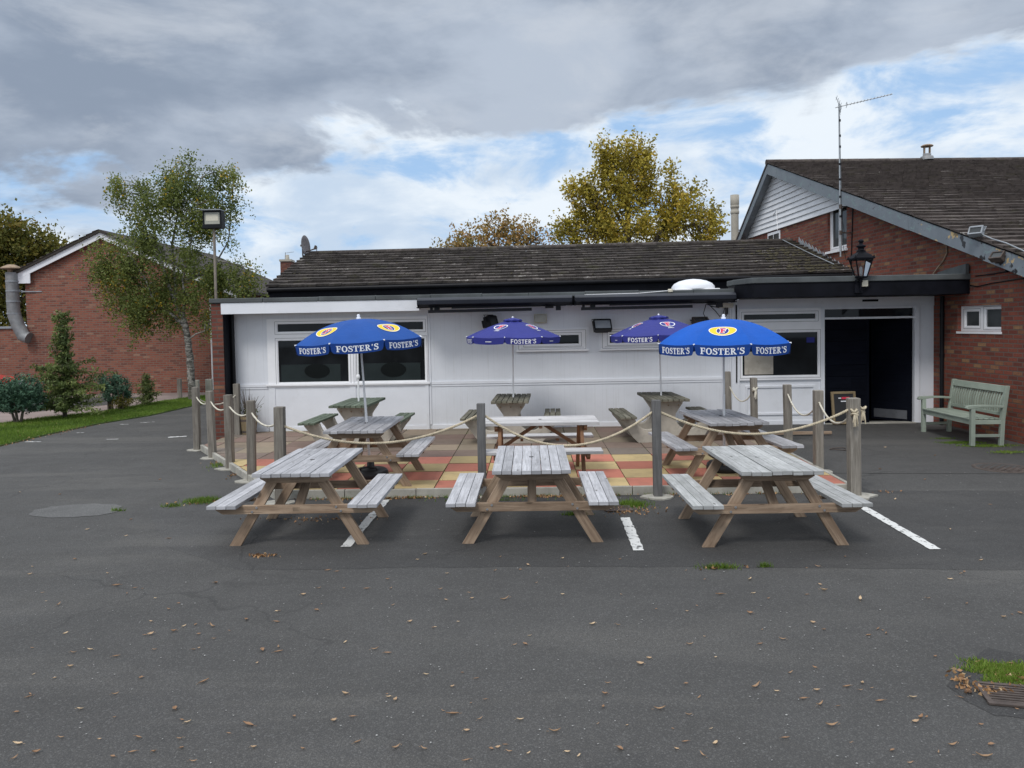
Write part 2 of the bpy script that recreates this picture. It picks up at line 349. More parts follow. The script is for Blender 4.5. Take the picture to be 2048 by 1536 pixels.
plain('galv_dull', (0.26, 0.265, 0.27), 0.65, metal=0.5, var=0.2, dirt=0.4, dirtcol=(0.2, 0.15, 0.10))
plain('print_white', (0.80, 0.82, 0.86), 0.6, var=0.02)
plain('print_yellow', (0.80, 0.58, 0.045), 0.6, var=0.03)
plain('print_red', (0.62, 0.03, 0.07), 0.6, var=0.03)
plain('print_navy', (0.02, 0.03, 0.22), 0.6, var=0.03)
plain('rope', (0.50, 0.43, 0.31), 0.95, var=0.2, dirt=0.4, dirtcol=(0.22, 0.18, 0.12), scale=20)
plain('rope_pale', (0.62, 0.58, 0.48), 0.9, var=0.15, dirt=0.3, dirtcol=(0.3, 0.26, 0.2), scale=20)
plain('rubber', (0.012, 0.012, 0.013), 0.5, var=0.2, dirt=0.3, dirtcol=(0.05, 0.05, 0.05))
plain('cream_plastic', (0.62, 0.58, 0.47), 0.5, var=0.06, dirt=0.2)
plain('flue_stone', (0.40, 0.37, 0.31), 0.8, var=0.1, dirt=0.3)
plain('mesh_lens', (0.36, 0.35, 0.29), 0.25, var=0.2)
plain('roof_moss', (0.058, 0.050, 0.028), 0.95, var=.4, dirt=.5, dirtcol=(.04, .035, .025), scale=9)
plain('soil', (0.05, 0.038, 0.026), 0.95, var=0.3)
plain('paving_pink', (0.26, 0.205, 0.185), 0.9, var=0.18, dirt=0.4, dirtcol=(0.14, 0.12, 0.11), scale=1.2)
plain('lawn_soil', (0.075, 0.115, 0.028), 0.95, var=0.35, dirt=0.5, dirtcol=(0.075, 0.062, 0.035), scale=3)
plain('bark', (0.11, 0.09, 0.07), 0.95, var=0.35, dirt=0.4, scale=6)
plain('car_red', (0.55, 0.012, 0.012), 0.25, var=0.03, coat=0.6)
plain('chalkboard', (0.018, 0.019, 0.022), 0.7, var=0.2)
plain('iron', (0.095, 0.075, 0.065), 0.75, metal=0.3, var=0.3, dirt=0.6, dirtcol=(0.14, 0.085, 0.055), scale=8)
plain('dish_grey', (0.17, 0.15, 0.155), 0.5, var=0.1)
plain('frosted', (0.016, 0.023, 0.023), 0.35, var=0.15, spec=0.25)
plain('frosted_dark', (0.003, 0.0045, 0.004), 0.3, var=0.1, spec=0.2)
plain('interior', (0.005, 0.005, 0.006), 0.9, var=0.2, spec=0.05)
plain('leaf_stem', (0.2, 0.13, 0.06), 0.9)
plain('groove_shade_grey', (0.20, 0.20, 0.21), 0.7)  # shade of the window frame grooves, put into a colour
plain('dull_steel', (0.10, 0.105, 0.115), 0.6, var=.2, dirt=.3)
plain('grit', (0.34, 0.335, 0.32), 0.9, var=0.3, scale=30)
glass_dark('glass'); glass_dark('glass_grey', (0.03, 0.033, 0.034), 0.06)
slabmat(); worn_paint('line_paint'); worn_paint('line_cream', 0.09); barge()
leafmat('leaf_birch', [(0.0, (0.045, 0.068, 0.02)), (0.45, (0.16, 0.20, 0.055)), (0.86, (0.27, 0.30, 0.085)), (0.955, (0.30, 0.26, 0.05)), (1.0, (0.66, 0.42, 0.03))], 0.45)
leafmat('leaf_poplar', [(0.0, (0.09, 0.095, 0.02)), (0.4, (0.26, 0.215, 0.036)), (0.8, (0.55, 0.45, 0.07)), (1.0, (0.66, 0.46, 0.08))], 0.45)
leafmat('leaf_orange', [(0.0, (0.12, 0.11, 0.04)), (0.35, (0.30, 0.23, 0.075)), (0.8, (0.48, 0.29, 0.11)), (1.0, (0.50, 0.30, 0.13))])
leafmat('leaf_oak', [(0.0, (0.05, 0.065, 0.018)), (0.45, (0.15, 0.15, 0.03)), (0.85, (0.24, 0.18, 0.034)), (1.0, (0.34, 0.2, 0.045))])
leafmat('needle_dark', [(0.0, (0.045, 0.065, 0.025)), (0.5, (0.12, 0.165, 0.05)), (1.0, (0.24, 0.28, 0.09))], 0.3)
leafmat('needle_blue', [(0.0, (0.020, 0.044, 0.030)), (0.5, (0.055, 0.118, 0.075)), (1.0, (0.12, 0.22, 0.13))], 0.12)
leafmat('grass', [(0.0, (0.07, 0.115, 0.018)), (0.5, (0.14, 0.235, 0.030)), (0.9, (0.22, 0.32, 0.05)), (1.0, (0.33, 0.28, 0.11))], 0.35)
leafmat('dry_leaf', [(0.0, (0.32, 0.19, 0.11)), (0.2, (0.50, 0.35, 0.22)), (0.7, (0.68, 0.52, 0.34)), (1.0, (0.80, 0.69, 0.52))], 0.15)

leafmat('litter_leaf', [(0.0, (0.10, 0.055, 0.03)), (0.4, (0.30, 0.16, 0.075)), (0.8, (0.48, 0.29, 0.14)), (1.0, (0.60, 0.45, 0.27))], 0.15)
def birch_bark():
    m, nt, b = new_mat('birch_bark')
    co = obj_co(nt)
    n = noise(nt, vscale(nt, co, (1, 1, 3.0)), 4.5, 6, 0.65, 0.6)
    c = mix(nt, ss(nt, noise(nt, co, 20, 4), 0.3, 0.7), (0.17, 0.16, 0.14), (0.36, 0.34, 0.31))
    c = mix(nt, ss(nt, n, 0.46, 0.56, 0, 0.9), c, (0.06, 0.055, 0.048))
    s = nd(nt, 'ShaderNodeSeparateXYZ', {0: co})
    c = mix(nt, ss(nt, ma(nt, 'ADD', s.outputs[2], noise(nt, co, 6, 4)), 1.1, 0.5, 0, 0.8), c, (0.085, 0.075, 0.06))
    setp(nt, b, col=c, rough=0.9, normal=bump(nt, n, 0.5, 0.02))
birch_bark()
def clear_glass():
    m, nt, b = new_mat('clear_glass')
    g = nd(nt, 'ShaderNodeBsdfGlossy', {0: (0.9, 0.92, 0.95, 1), 1: 0.04})
    t = nd(nt, 'ShaderNodeBsdfTransparent', {0: (0.86, 0.88, 0.88, 1)})
    fr = nd(nt, 'ShaderNodeLayerWeight', {0: 0.35})
    mx = nd(nt, 'ShaderNodeMixShader', {0: fr.outputs[0], 1: t.outputs[0], 2: g.outputs[0]})
    out = [n for n in nt.nodes if n.type == 'OUTPUT_MATERIAL'][0]
    nt.links.new(mx.outputs[0], out.inputs[0])
clear_glass()

# ------------------------------------------------------------------ mesh builder
class MB:
    def __init__(s): s.v = []; s.f = []; s.uv = []; s.r = []; s.sm = []; s.col = []
    def face(s, pts, uv=None, r=None, sm=False, col=None):
        i = len(s.v); s.v += [tuple(p) for p in pts]; s.f.append(tuple(range(i, i+len(pts))))
        if uv is None:
            p = [Vector(q) for q in pts]
            n = (p[1]-p[0]).cross(p[2]-p[0])
            if n.length < 1e-12 and len(p) > 3: n = (p[2]-p[0]).cross(p[3]-p[0])
            n = n.normalized() if n.length > 1e-12 else Vector((0, 0, 1))
            if abs(n.z) > 0.75: uv = [(q.x, q.y) for q in p]
            else:
                t = Vector((0, 0, 1)).cross(n).normalized()
                uv = [(q.dot(t), q.z) for q in p]
        s.uv.append(uv); s.r.append(RNG.random() if r is None else r); s.sm.append(sm); s.col.append(col or (1, 1, 1))
    def box(s, x0, x1, y0, y1, z0, z1, r=None, grain=None):
        if r is None: r = RNG.random()
        L = [x1-x0, y1-y0, z1-z0]
        g = grain
        P = lambda a, b, c: ((x0, x1)[a], (y0, y1)[b], (z0, z1)[c])
        for q in ([(0,0,0),(0,1,0),(1,1,0),(1,0,0)], [(0,0,1),(1,0,1),(1,1,1),(0,1,1)], [(0,0,0),(1,0,0),(1,0,1),(0,0,1)],
                  [(1,1,0),(0,1,0),(0,1,1),(1,1,1)], [(0,1,0),(0,0,0),(0,0,1),(0,1,1)], [(1,0,0),(1,1,0),(1,1,1),(1,0,1)]):
            pts = [P(*a) for a in q]
            uv = None
            if g is not None:
                o = [i for i in range(3) if i != g]
                fixed = [i for i in range(3) if len({a[i] for a in q}) == 1][0]
                cr = [i for i in o if i != fixed] or o
                if fixed == g: uv = [(p[o[0]]*0.2, p[o[1]]) for p in pts]
                else: uv = [(p[g], p[cr[0]]) for p in pts]
            s.face(pts, uv, r)
        return s
    def prism(s, poly, a, b, axis='y', grain=None, r=None):
        """poly of 2D points extruded along axis from a to b; y: (x,z) x: (y,z) z: (x,y)"""
        if r is None: r = RNG.random()
        def P(q, t): return {'y': (q[0], t, q[1]), 'x': (t, q[0], q[1]), 'z': (q[0], q[1], t)}[axis]
        A = [P(q, a) for q in poly]; B = [P(q, b) for q in poly]
        area = sum(poly[i][0]*poly[(i+1) % len(poly)][1]-poly[(i+1) % len(poly)][0]*poly[i][1] for i in range(len(poly)))
        flip = (area > 0) ^ (axis == 'y') ^ (b < a)
        def guv(pts):
            if grain is None: return None
            g = Vector(grain).normalized()
            out = []
            for p in pts:
                p = Vector(p); u = p.dot(g); rest = p-g*u
                out.append((u, rest.x+rest.y*0.83+rest.z*0.71))
            return out
        fa, fb = (A[::-1], B) if flip else (A, B[::-1])
        s.face(fa, guv(fa), r); s.face(fb, guv(fb), r)
        n = len(poly)
        for i in range(n):
            j = (i+1) % n
            q = [A[i], A[j], B[j], B[i]] if flip else [B[i], B[j], A[j], A[i]]
            s.face(q, guv(q), r)
        return s
    def beam(s, p0, p1, w, t, up=(0, 0, 1), r=None):
        """rectangular timber from p0 to p1, width w across, thickness t along up"""
        if r is None: r = RNG.random()
        p0, p1 = Vector(p0), Vector(p1); d = (p1-p0); L = d.length; d.normalize()
        a = d.cross(Vector(up)); a.normalize(); c = a.cross(d)
        A = [p0+a*sx*w/2+c*sz*t/2 for sx, sz in ((-1,-1),(1,-1),(1,1),(-1,1))]
        B = [q+d*L for q in A]
        s.face(A[::-1], [(0, .02*i) for i in range(4)], r); s.face(B, [(0, .02*i) for i in range(4)], r)
        for i in range(4):
            j = (i+1) % 4; wd = w if i % 2 == 0 else t
            s.face([A[i], A[j], B[j], B[i]], [(0, i*.3), (0, i*.3+wd), (L, i*.3+wd), (L, i*.3)], r)
        return s
    def tube(s, pts, rad, n=8, caps=True, r=None, sm=True):
        if r is None: r = RNG.random()
        pts = [Vector(p) for p in pts]
        rads = rad if isinstance(rad, (list, tuple)) else [rad]*len(pts)
        d0 = (pts[1]-pts[0]).normalized()
        a = d0.cross(Vector((0, 0, 1)) if abs(d0.z) < 0.9 else Vector((1, 0, 0))).normalized()
        rings = []; L = 0; Ls = []
        for i, p in enumerate(pts):
            t = (pts[min(i+1, len(pts)-1)]-pts[max(i-1, 0)])
            t = t.normalized() if t.length > 0 else d0
            a = (a-t*a.dot(t)); a = a.normalized() if a.length > 1e-6 else t.orthogonal().normalized()
            b = t.cross(a)
            rings.append([p+(a*cos(2*pi*k/n)+b*sin(2*pi*k/n))*rads[i] for k in range(n)])
            if i: L += (p-pts[i-1]).length
            Ls.append(L)
        base = len(s.v)
        for rg in rings: s.v += [tuple(q) for q in rg]
        for i in range(len(pts)-1):
            for k in range(n):
                k2 = (k+1) % n
                s.f.append((base+i*n+k, base+i*n+k2, base+(i+1)*n+k2, base+(i+1)*n+k))
                w_ = 2*pi*rads[i]/n
                s.uv.append([(Ls[i], k*w_), (Ls[i], (k+1)*w_), (Ls[i+1], (k+1)*w_), (Ls[i+1], k*w_)]); s.r.append(r); s.sm.append(sm); s.col.append((1, 1, 1))
        if caps:
            s.face(rings[0][::-1], None, r); s.face(rings[-1], None, r)
        return s
    def lathe(s, prof, c=(0, 0, 0), n=24, r=None, sm=True, ang0=0.0):
        if r is None: r = RNG.random()
        base = len(s.v); c = Vector(c)
        for (rr, z) in prof:
            for k in range(n): s.v.append((c.x+rr*cos(ang0+2*pi*k/n), c.y+rr*sin(ang0+2*pi*k/n), c.z+z))
        for i in range(len(prof)-1):
            for k in range(n):
                k2 = (k+1) % n
                s.f.append((base+i*n+k, base+i*n+k2, base+(i+1)*n+k2, base+(i+1)*n+k))
                s.uv.append([(k/n, prof[i][1]), ((k+1)/n, prof[i][1]), ((k+1)/n, prof[i+1][1]), (k/n, prof[i+1][1])]); s.r.append(r); s.sm.append(sm); s.col.append((1, 1, 1))
        return s
    def build(s, name, mat, parent=None, bevel=0.0, loc=None, solid=0.0):
        me = bpy.data.meshes.new(name)
        me.from_pydata(s.v, [], s.f)
        ul = me.uv_layers.new(name="UVMap")
        ul.data.foreach_set('uv', np.array([c for f in s.uv for p in f for c in p], dtype=np.float32))
        a = me.attributes.new('rnd', 'FLOAT', 'FACE'); a.data.foreach_set('value', np.array(s.r, dtype=np.float32))
        a = me.attributes.new('col', 'FLOAT_COLOR', 'FACE'); a.data.foreach_set('color', np.array([(*c, 1) for c in s.col], dtype=np.float32).ravel())
        me.polygons.foreach_set('use_smooth', np.array(s.sm, dtype=bool))
        me.materials.append(MATS[mat]); me.update()
        o = bpy.data.objects.new(name, me); COL.objects.link(o)
        if parent is not None: o.parent = parent
        if loc is not None: o.location = loc
        if bevel:
            w_ = o.modifiers.new('weld', 'WELD'); w_.merge_threshold = 0.0004
            b = o.modifiers.new('bevel', 'BEVEL'); b.width = bevel; b.segments = 2; b.limit_method = 'ANGLE'; b.angle_limit = radians(35)
        if solid:
            b = o.modifiers.new('solid', 'SOLIDIFY'); b.thickness = solid; b.offset = 0
        return o

def fastmesh(name, V, nper, rnd, mat, parent=None):
    """V: (N*nper,3) array, one polygon of nper verts per leaf"""
    V = np.asarray(V, dtype=np.float32).reshape(-1, 3); N = len(V)//nper
    me = bpy.data.meshes.new(name)
    me.vertices.add(len(V)); me.vertices.foreach_set('co', V.ravel())
    me.loops.add(len(V)); me.loops.foreach_set('vertex_index', np.arange(len(V), dtype=np.int32))
    me.polygons.add(N); me.polygons.foreach_set('loop_start', np.arange(0, len(V), nper, dtype=np.int32))
    me.update(calc_edges=True)
    a = me.attributes.new('rnd', 'FLOAT', 'FACE'); a.data.foreach_set('value', np.asarray(rnd, dtype=np.float32))
    me.materials.append(MATS[mat]); me.validate()
    o = bpy.data.objects.new(name, me); COL.objects.link(o)
    if parent is not None: o.parent = parent
    return o

def tag(o, label, cat, group=None):
    o['label'] = label; o['category'] = cat
    if group: o['group'] = group
    return o
def struct(o): o['kind'] = 'structure'; return o
def stuff(o): o['kind'] = 'stuff'; return o
def thing(name, label, cat, loc=(0, 0, 0), rotz=0.0, group=None):
    o = bpy.data.objects.new(name, None); COL.objects.link(o); o.empty_display_size = 0.1
    o.location = loc; o.rotation_euler = (0, 0, rotz)
    return tag(o, label, cat, group)
def dup(root, loc, rotz, label):
    r = root.copy(); COL.objects.link(r); r.location = loc; r.rotation_euler = (0, 0, rotz); r['label'] = label
    def rec(src, dst):
        for ch in list(src.children):
            c = ch.copy(); COL.objects.link(c); c.parent = dst; rec(ch, c)
    rec(root, r); return r

def clip(poly, a, b, c):
    """keep the part of a 2D polygon where a*x+b*y<=c"""
    out = []
    for i in range(len(poly)):
        p, q = poly[i], poly[(i+1) % len(poly)]
        dp, dq = a*p[0]+b*p[1]-c, a*q[0]+b*q[1]-c
        if dp <= 0: out.append(p)
        if dp*dq < 0:
            t = dp/(dp-dq); out.append((p[0]+(q[0]-p[0])*t, p[1]+(q[1]-p[1])*t))
    return out

# ------------------------------------------------------------------ ground
def sheet(name, pts, z, mat, rag=0.0, seg=0.15):
    b = MB(); out = []
    for i in range(len(pts)):
        p, q = Vector(pts[i][:2]), Vector(pts[(i+1) % len(pts)][:2]); n = max(1, int((q-p).length/seg)) if rag else 1
        for k in range(n):
            t = k/n; r = p.lerp(q, t)
            if rag and k: r = r+Vector((RNG.uniform(-rag, rag), RNG.uniform(-rag, rag)))
            out.append((r.x, r.y, z))
    b.face(out); return struct(b.build(name, mat))
struct(MB().box(-400, 400, -60, 700, -0.5, 0.0).build('car_park', 'asphalt'))
sheet('parking_bay', [(-2.6, 6.64), (0, 6.66), (4.2, 6.43), (13, 6.2), (13, 9.0), (4.1, 9.5), (4.0, 10.9), (3.9, 9.5), (-3.4, 9.5), (-4.6, 9.05), (-3.6, 7.4)], 0.0015, 'asphalt_bay', 0.02)
# ramp of asphalt up to the entrance
b = MB(); rp = [(4.03, 10.6, 0.004), (8.6, 10.2, 0.004), (8.6, 15.4, 0.085), (4.03, 15.4, 0.085)]
b.face(rp); struct(b.build('entrance_ramp', 'asphalt_warm'))
def ramp_z(y): return 0.004+max(0, (y-10.4))/5.0*0.081
b = MB()
b.face([(RNG.uniform(.9, 1.1)*.52*cos(a)-5.41, RNG.uniform(.9, 1.1)*.36*sin(a)+8.95, 0.004) for a in np.linspace(0, 2*pi, 26)[:-1]])
struct(b.build('concrete_patch', 'concrete_rough'))
# block paved path and a strip of road beyond the lawn
sheet('block_paved_path', [(-40, 10), (-12.1, 12), (-11.6, 18.5), (-10.7, 22.0), (-9.0, 26.0), (-40, 26.0)], 0.004, 'paving_pink')
sheet('road', [(-13.3, 20.4), (-12.0, 22.4), (-12.6, 24.6), (-40, 24.6), (-40, 20.4)], 0.008, 'asphalt_warm')

# white lines of the parking bays
for i, (x0, y0, x1, y1, lab) in enumerate(((-1.80, 9.3, -1.81, 7.30, 'left'), (0.98, 8.30, 0.955, 7.08, 'mid'), (3.665, 9.1, 3.62, 7.02, 'right'))):
    hw = 0.05
    sheet('road_marking', [(x1-hw, y1), (x1+hw, y1), (x0+hw, y0), (x0-hw, y0)], 0.008, 'line_paint', 0.006, 0.06)
for (px, py, l, wd, an) in ((355, 874, .34, .10, .35), (67, 884, .32, .05, 0), (225, 879, .22, .05, .1), (248, 849, .2, .05, 0), (160, 866, .16, .04, 0), (295, 845, .3, .035, .4)):
    p = G(px, py); c_, s_ = cos(an), sin(an)
    sheet('road_marking', [(p.x+(a*l*c_-e*wd*s_)/1, p.y+(a*l*s_+e*wd*c_)) for a, e in ((-.5, -.5), (.5, -.5), (.5, .5), (-.5, .5))], 0.006, 'line_cream', 0.02, 0.05)

# ------------------------------------------------------------------ patio
PZ = 0.10
patio = [(-3.22, 9.44), (3.86, 9.40), (4.0, 15.12), (-5.82, 15.12), (-5.82, 13.35)]
def inset(poly, d):
    out = [list(p) for p in poly]
    res = [(-50, -50), (50, -50), (50, 50), (-50, 50)]
    for i in range(len(poly)):
        p, q = poly[i], poly[(i+1) % len(poly)]
        nx, ny = q[1]-p[1], -(q[0]-p[0]); L = sqrt(nx*nx+ny*ny); nx /= L; ny /= L
        res = clip(res, nx, ny, nx*p[0]+ny*p[1]-d)
    return res
pin = inset(patio, 0.055)
struct(MB().prism(pin, -0.05, PZ-0.022, 'z').build('patio_base', 'joint_dirt'))
b = MB()
TS = 0.605
for i in range(-12, 8):
    for j in range(-1, 11):
        x0 = 0.58+i*TS; y0 = 9.40+j*TS-0.02
        g = RNG.uniform(0.004, 0.008)
        q = [(x0+g, y0+g), (x0+TS-g, y0+g), (x0+TS-g, y0+TS-g), (x0+g, y0+TS-g)]
        for e in range(len(pin)):
            p_, q_ = pin[e], pin[(e+1) % len(pin)]
            nx, ny = q_[1]-p_[1], -(q_[0]-p_[0]); L = sqrt(nx*nx+ny*ny)
            q = clip(q, nx/L, ny/L, (nx*p_[0]+ny*p_[1])/L-0.003)
            if len(q) < 3: break
        if len(q) < 3: continue
        chk = (i+j) % 2
        if j <= 3:
            col = (0.50, 0.185, 0.13) if chk else (0.53, 0.405, 0.205)
            v_ = RNG.uniform(0.72, 1.12)
        else:
            col = RNG.choice([(0.215, 0.165, 0.135), (0.235, 0.175, 0.14), (0.27, 0.22, 0.16), (0.23, 0.16, 0.13), (0.21, 0.175, 0.145), (0.285, 0.225, 0.165)])
            v_ = RNG.uniform(0.85, 1.1)
        col = tuple(c*v_ for c in col)
        zt = PZ+RNG.uniform(-0.004, 0.004)
        n = len(q); top = [(p[0], p[1], zt+(p[0]-x0)*RNG.uniform(-.004, .004)) for p in q]
        b.face(top, col=col)
        for e in range(n):
            k_ = (e+1) % n
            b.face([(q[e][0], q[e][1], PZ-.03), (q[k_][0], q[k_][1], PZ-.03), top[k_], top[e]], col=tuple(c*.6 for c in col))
struct(b.build('patio_slabs', 'slab'))
b = MB()
def kerbrun(p, q, seg=0.92):
    p, q = Vector(p), Vector(q); L = (q-p).length; n = max(1, round(L/seg)); d_ = (q-p).normalized(); nn = Vector((d_.y, -d_.x))
    for k in range(n):
        a = p+d_*(L*k/n+.004); c = p+d_*(L*(k+1)/n-.004)
        zz = PZ+.004+RNG.uniform(-.006, .006)
        poly = [tuple(a), tuple(c), tuple(c-nn*.05), tuple(a-nn*.05)]
        b.prism(poly, -0.05, zz, 'z')
for i in (0, 1, 4): kerbrun(patio[i], patio[(i+1) % 5])
struct(b.build('patio_kerb', 'kerb_concrete', bevel=0.006))

# ------------------------------------------------------------------ the white single-storey extension
FY = 15.05
ext = thing('pub_extension', 'long low white boarded extension with flat roof, dark doorway and tiled roof behind', 'building', (0, FY, 0))
def EB(): return MB()
def addx(mb, name, mat, bevel=0.0, parent=None): # builds in world coordinates, parented to the extension
    o = mb.build(name, mat, ext if parent is None else parent, bevel)
    if parent is None: o.location = (0, -FY, 0)
    return o
# front wall, split round its openings (all pieces butt)
wt = MB(); T = 0.14
def wall(x0, x1, z0, z1, y=FY): wt.box(x0, x1, y, y+T, z0, z1)
wall(-5.81, -5.16, 0, 2.50); wall(-2.01, -0.26, 0, 2.50); wall(-5.16, -2.01, 2.30, 2.50)
wall(-0.26, 1.07, 0, 1.59); wall(-0.26, 1.07, 2.0, 2.5); wall(1.07, 1.36, 0, 2.5); wall(1.36, 2.60, 0, 1.58); wall(1.36, 2.60, 1.99, 2.5)
wall(2.60, 3.86, 0, 2.50)
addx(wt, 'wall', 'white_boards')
wp = MB()
wp.box(3.86, 4.01, FY-.02, FY+.13, 0, 2.5); wp.box(4.01, 7.78, FY+.005, FY+.13, 2.33, 2.52); wp.box(5.56, 5.64, FY-.012, FY+.13, .05, 2.33)
wp.box(7.34, 7.43, FY-.025, FY+.13, .085, 2.33); wp.box(7.43, 7.80, FY+.02, FY+.13, 0.0, 2.33)
wp.box(4.01, 5.56, FY+.01, FY+.13, 0, 0.95)
addx(wp, 'entrance_wall', 'white_paint', 0.003)
# dado rail and skirting
dr = MB()
for x0, x1 in ((-5.80, -5.18), (-1.955, 3.82)):
    addx(MB().prism([(FY+.01, .93), (FY-.012, .93), (FY-.012, .962), (FY-.006, .964), (FY-.022, .972), (FY-.022, 1.025), (FY+.01, 1.025)], x0, x1, 'x'), 'dado_rail', 'white_paint')
    addx(MB().box(x0, x1, FY-.030, FY+.01, PZ-.01, PZ+.085), 'skirting', 'white_paint', .003)
for x in (-1.98, 3.84): addx(MB().box(x-.02, x+.015, FY-.018, FY+.01, PZ+.087, 2.36), 'cover_strip', 'white_paint', .003)
# moulding on the panel under the entrance window
mo = MB()
for x0, x1, z0, z1 in ((4.12, 5.46, .80, .84), (4.12, 5.46, .27, .31), (4.12, 4.16, .31, .80), (5.42, 5.46, .31, .80)): mo.box(x0, x1, FY-.012, FY+.03, z0, z1)
mo.box(4.01, 5.56, FY-.006, FY+.03, .08, .16)
addx(mo, 'panel_moulding', 'white_paint', 0.004)

def window(name, x0, x1, z0, z1, panes, fr=0.055, glass='glass', y=FY, out=0.03, parent=None):
    """frame bars butt; panes: list of (x0,x1,z0,z1) glass openings inside the frame"""
    f = MB()
    xs = sorted({x0, x1, *[p[0] for p in panes], *[p[1] for p in panes]}); zs = sorted({z0, z1, *[p[2] for p in panes], *[p[3] for p in panes]})
    for i in range(len(xs)-1):
        for j in range(len(zs)-1):
            cx_, cz_ = (xs[i]+xs[i+1])/2, (zs[j]+zs[j+1])/2
            if any(p[0] < cx_ < p[1] and p[2] < cz_ < p[3] for p in panes): continue
            f.box(xs[i], xs[i+1], y-out, y+.10, zs[j], zs[j+1], r=0.5)
    fo = addx(f, name, 'white_pvc', 0.0, parent)
    for p in panes:
        sl_ = MB(); t = .007; g_ = .034; yo = y-out-.0012
        a0, a1, c0, c1 = p[0]-g_, p[1]+g_, p[2]-g_, p[3]+g_
        sl_.box(a0, a1, yo, y-out+.004, c1-t, c1); sl_.box(a0, a1, yo, y-out+.004, c0, c0+t); sl_.box(a0, a0+t, yo, y-out+.004, c0+t, c1-t); sl_.box(a1-t, a1, yo, y-out+.004, c0+t, c1-t)
        sl_.build('groove_shade', 'groove_shade_grey', fo)  # thin grey ring drawn in for the shadow line round the casement
        bead = MB(); t = .018
        bead.box(p[0], p[1], y-out+.012, y+.05, p[3]-t, p[3]); bead.box(p[0], p[1], y-out+.012, y+.05, p[2], p[2]+t)
        bead.box(p[0], p[0]+t, y-out+.012, y+.05, p[2]+t, p[3]-t); bead.box(p[1]-t, p[1], y-out+.012, y+.05, p[2]+t, p[3]-t)
        bead.build('glazing_bead', 'white_pvc', fo)
        MB().box(p[0]+.004, p[1]-.004, y+.012, y+.03, p[2]+.004, p[3]-.004).build('pane', glass, fo)
    return fo
W1 = window('window', -5.16, -2.01, 0.955, 2.30, [(-4.97, -3.56, 2.03, 2.215), (-3.44, -2.08, 2.03, 2.215), (-4.97, -3.56, 1.04, 1.89), (-3.44, -2.06, 1.04, 1.89)])
s_ = MB().box(-5.20, -1.98, FY-.06, FY-.031, .985, 1.022); s_.build('sill', 'white_pvc', W1, 0.004)
fs = MB()
for xc in (-4.29, -2.72):
    fs.box(xc-.62, xc+.55, FY+.006, FY+.0105, 1.06, 1.40)
fs.build('frosted_band', 'frosted', W1)
for xc in (-4.20, -2.70):
    MB().prism([(xc+.25*cos(a), 1.27+.145*sin(a)) for a in np.linspace(0, 2*pi, 33)[:-1]], FY+.001, FY+.0055, 'y').build('oval_sign', 'frosted_dark', W1)
# smooth panels under the big window
pn = MB()
pn.box(-5.16, -5.03, FY-.03, FY+.1, PZ-.02, .955); pn.box(-2.08, -2.01, FY-.03, FY+.1, PZ-.02, .955); pn.box(-3.56, -3.44, FY-.03, FY+.1, PZ-.02, .955)
pn.box(-5.03, -3.56, FY-.03, FY+.1, PZ-.02, .175); pn.box(-3.44, -2.08, FY-.03, FY+.1, PZ-.02, .175)
pn.box(-5.03, -3.56, FY-.015, FY+.05, .175, .955); pn.box(-3.44, -2.08, FY-.015, FY+.05, .175, .955)
addx(pn, 'window_panel', 'white_paint', 0.003)
for (x0, x1) in ((-0.26, 1.07), (1.36, 2.60)):
    ws = window('small_window', x0, x1, 1.585, 2.0, [(x0+.14, x1-.13, 1.70, 1.905)])
    sl = MB().box(x0-.03, x1+.03, FY-.055, FY-.031, 1.575, 1.61); sl.build('sill', 'white_pvc', ws, 0.003)
    fr = MB()
    fr.box(x0-.05, x0, FY-.015, FY-.0005, 1.56, 2.03); fr.box(x1, x1+.05, FY-.015, FY-.0005, 1.56, 2.03); fr.box(x0, x1, FY-.015, FY-.0005, 2.0, 2.03)
    fr.build('architrave', 'white_paint', ws)
    sl_ = MB(); t = .008; yo = FY-.0312
    sl_.box(x0+.012, x1-.012, yo, FY-.02, 1.978, 1.978+t); sl_.box(x0+.012, x1-.012, yo, FY-.02, 1.612, 1.612+t); sl_.box(x0+.012, x0+.012+t, yo, FY-.02, 1.62, 1.978); sl_.box(x1-.012-t, x1-.012, yo, FY-.02, 1.62, 1.978)
    sl_.box(x0+.06, x1-.055, yo, FY-.02, 1.645, 1.651)
    sl_.build('groove_shade', 'groove_shade_grey', ws)  # grey strips stand in for the shadowed gaps round the outer frame
W4 = window('entrance_window', 4.01, 5.56, 0.95, 2.33, [(4.08, 5.48, 2.10, 2.235), (4.05, 5.52, 1.02, 1.88)])
st = MB().box(4.11, 4.66, FY+.006, FY+.0105, 1.06, 1.50); st.build('frosted_band', 'concrete', W4)
st = MB().box(5.30, 5.45, FY+.006, FY+.0105, 1.66, 1.76); st.build('window_poster', 'fabric_purple', W4)
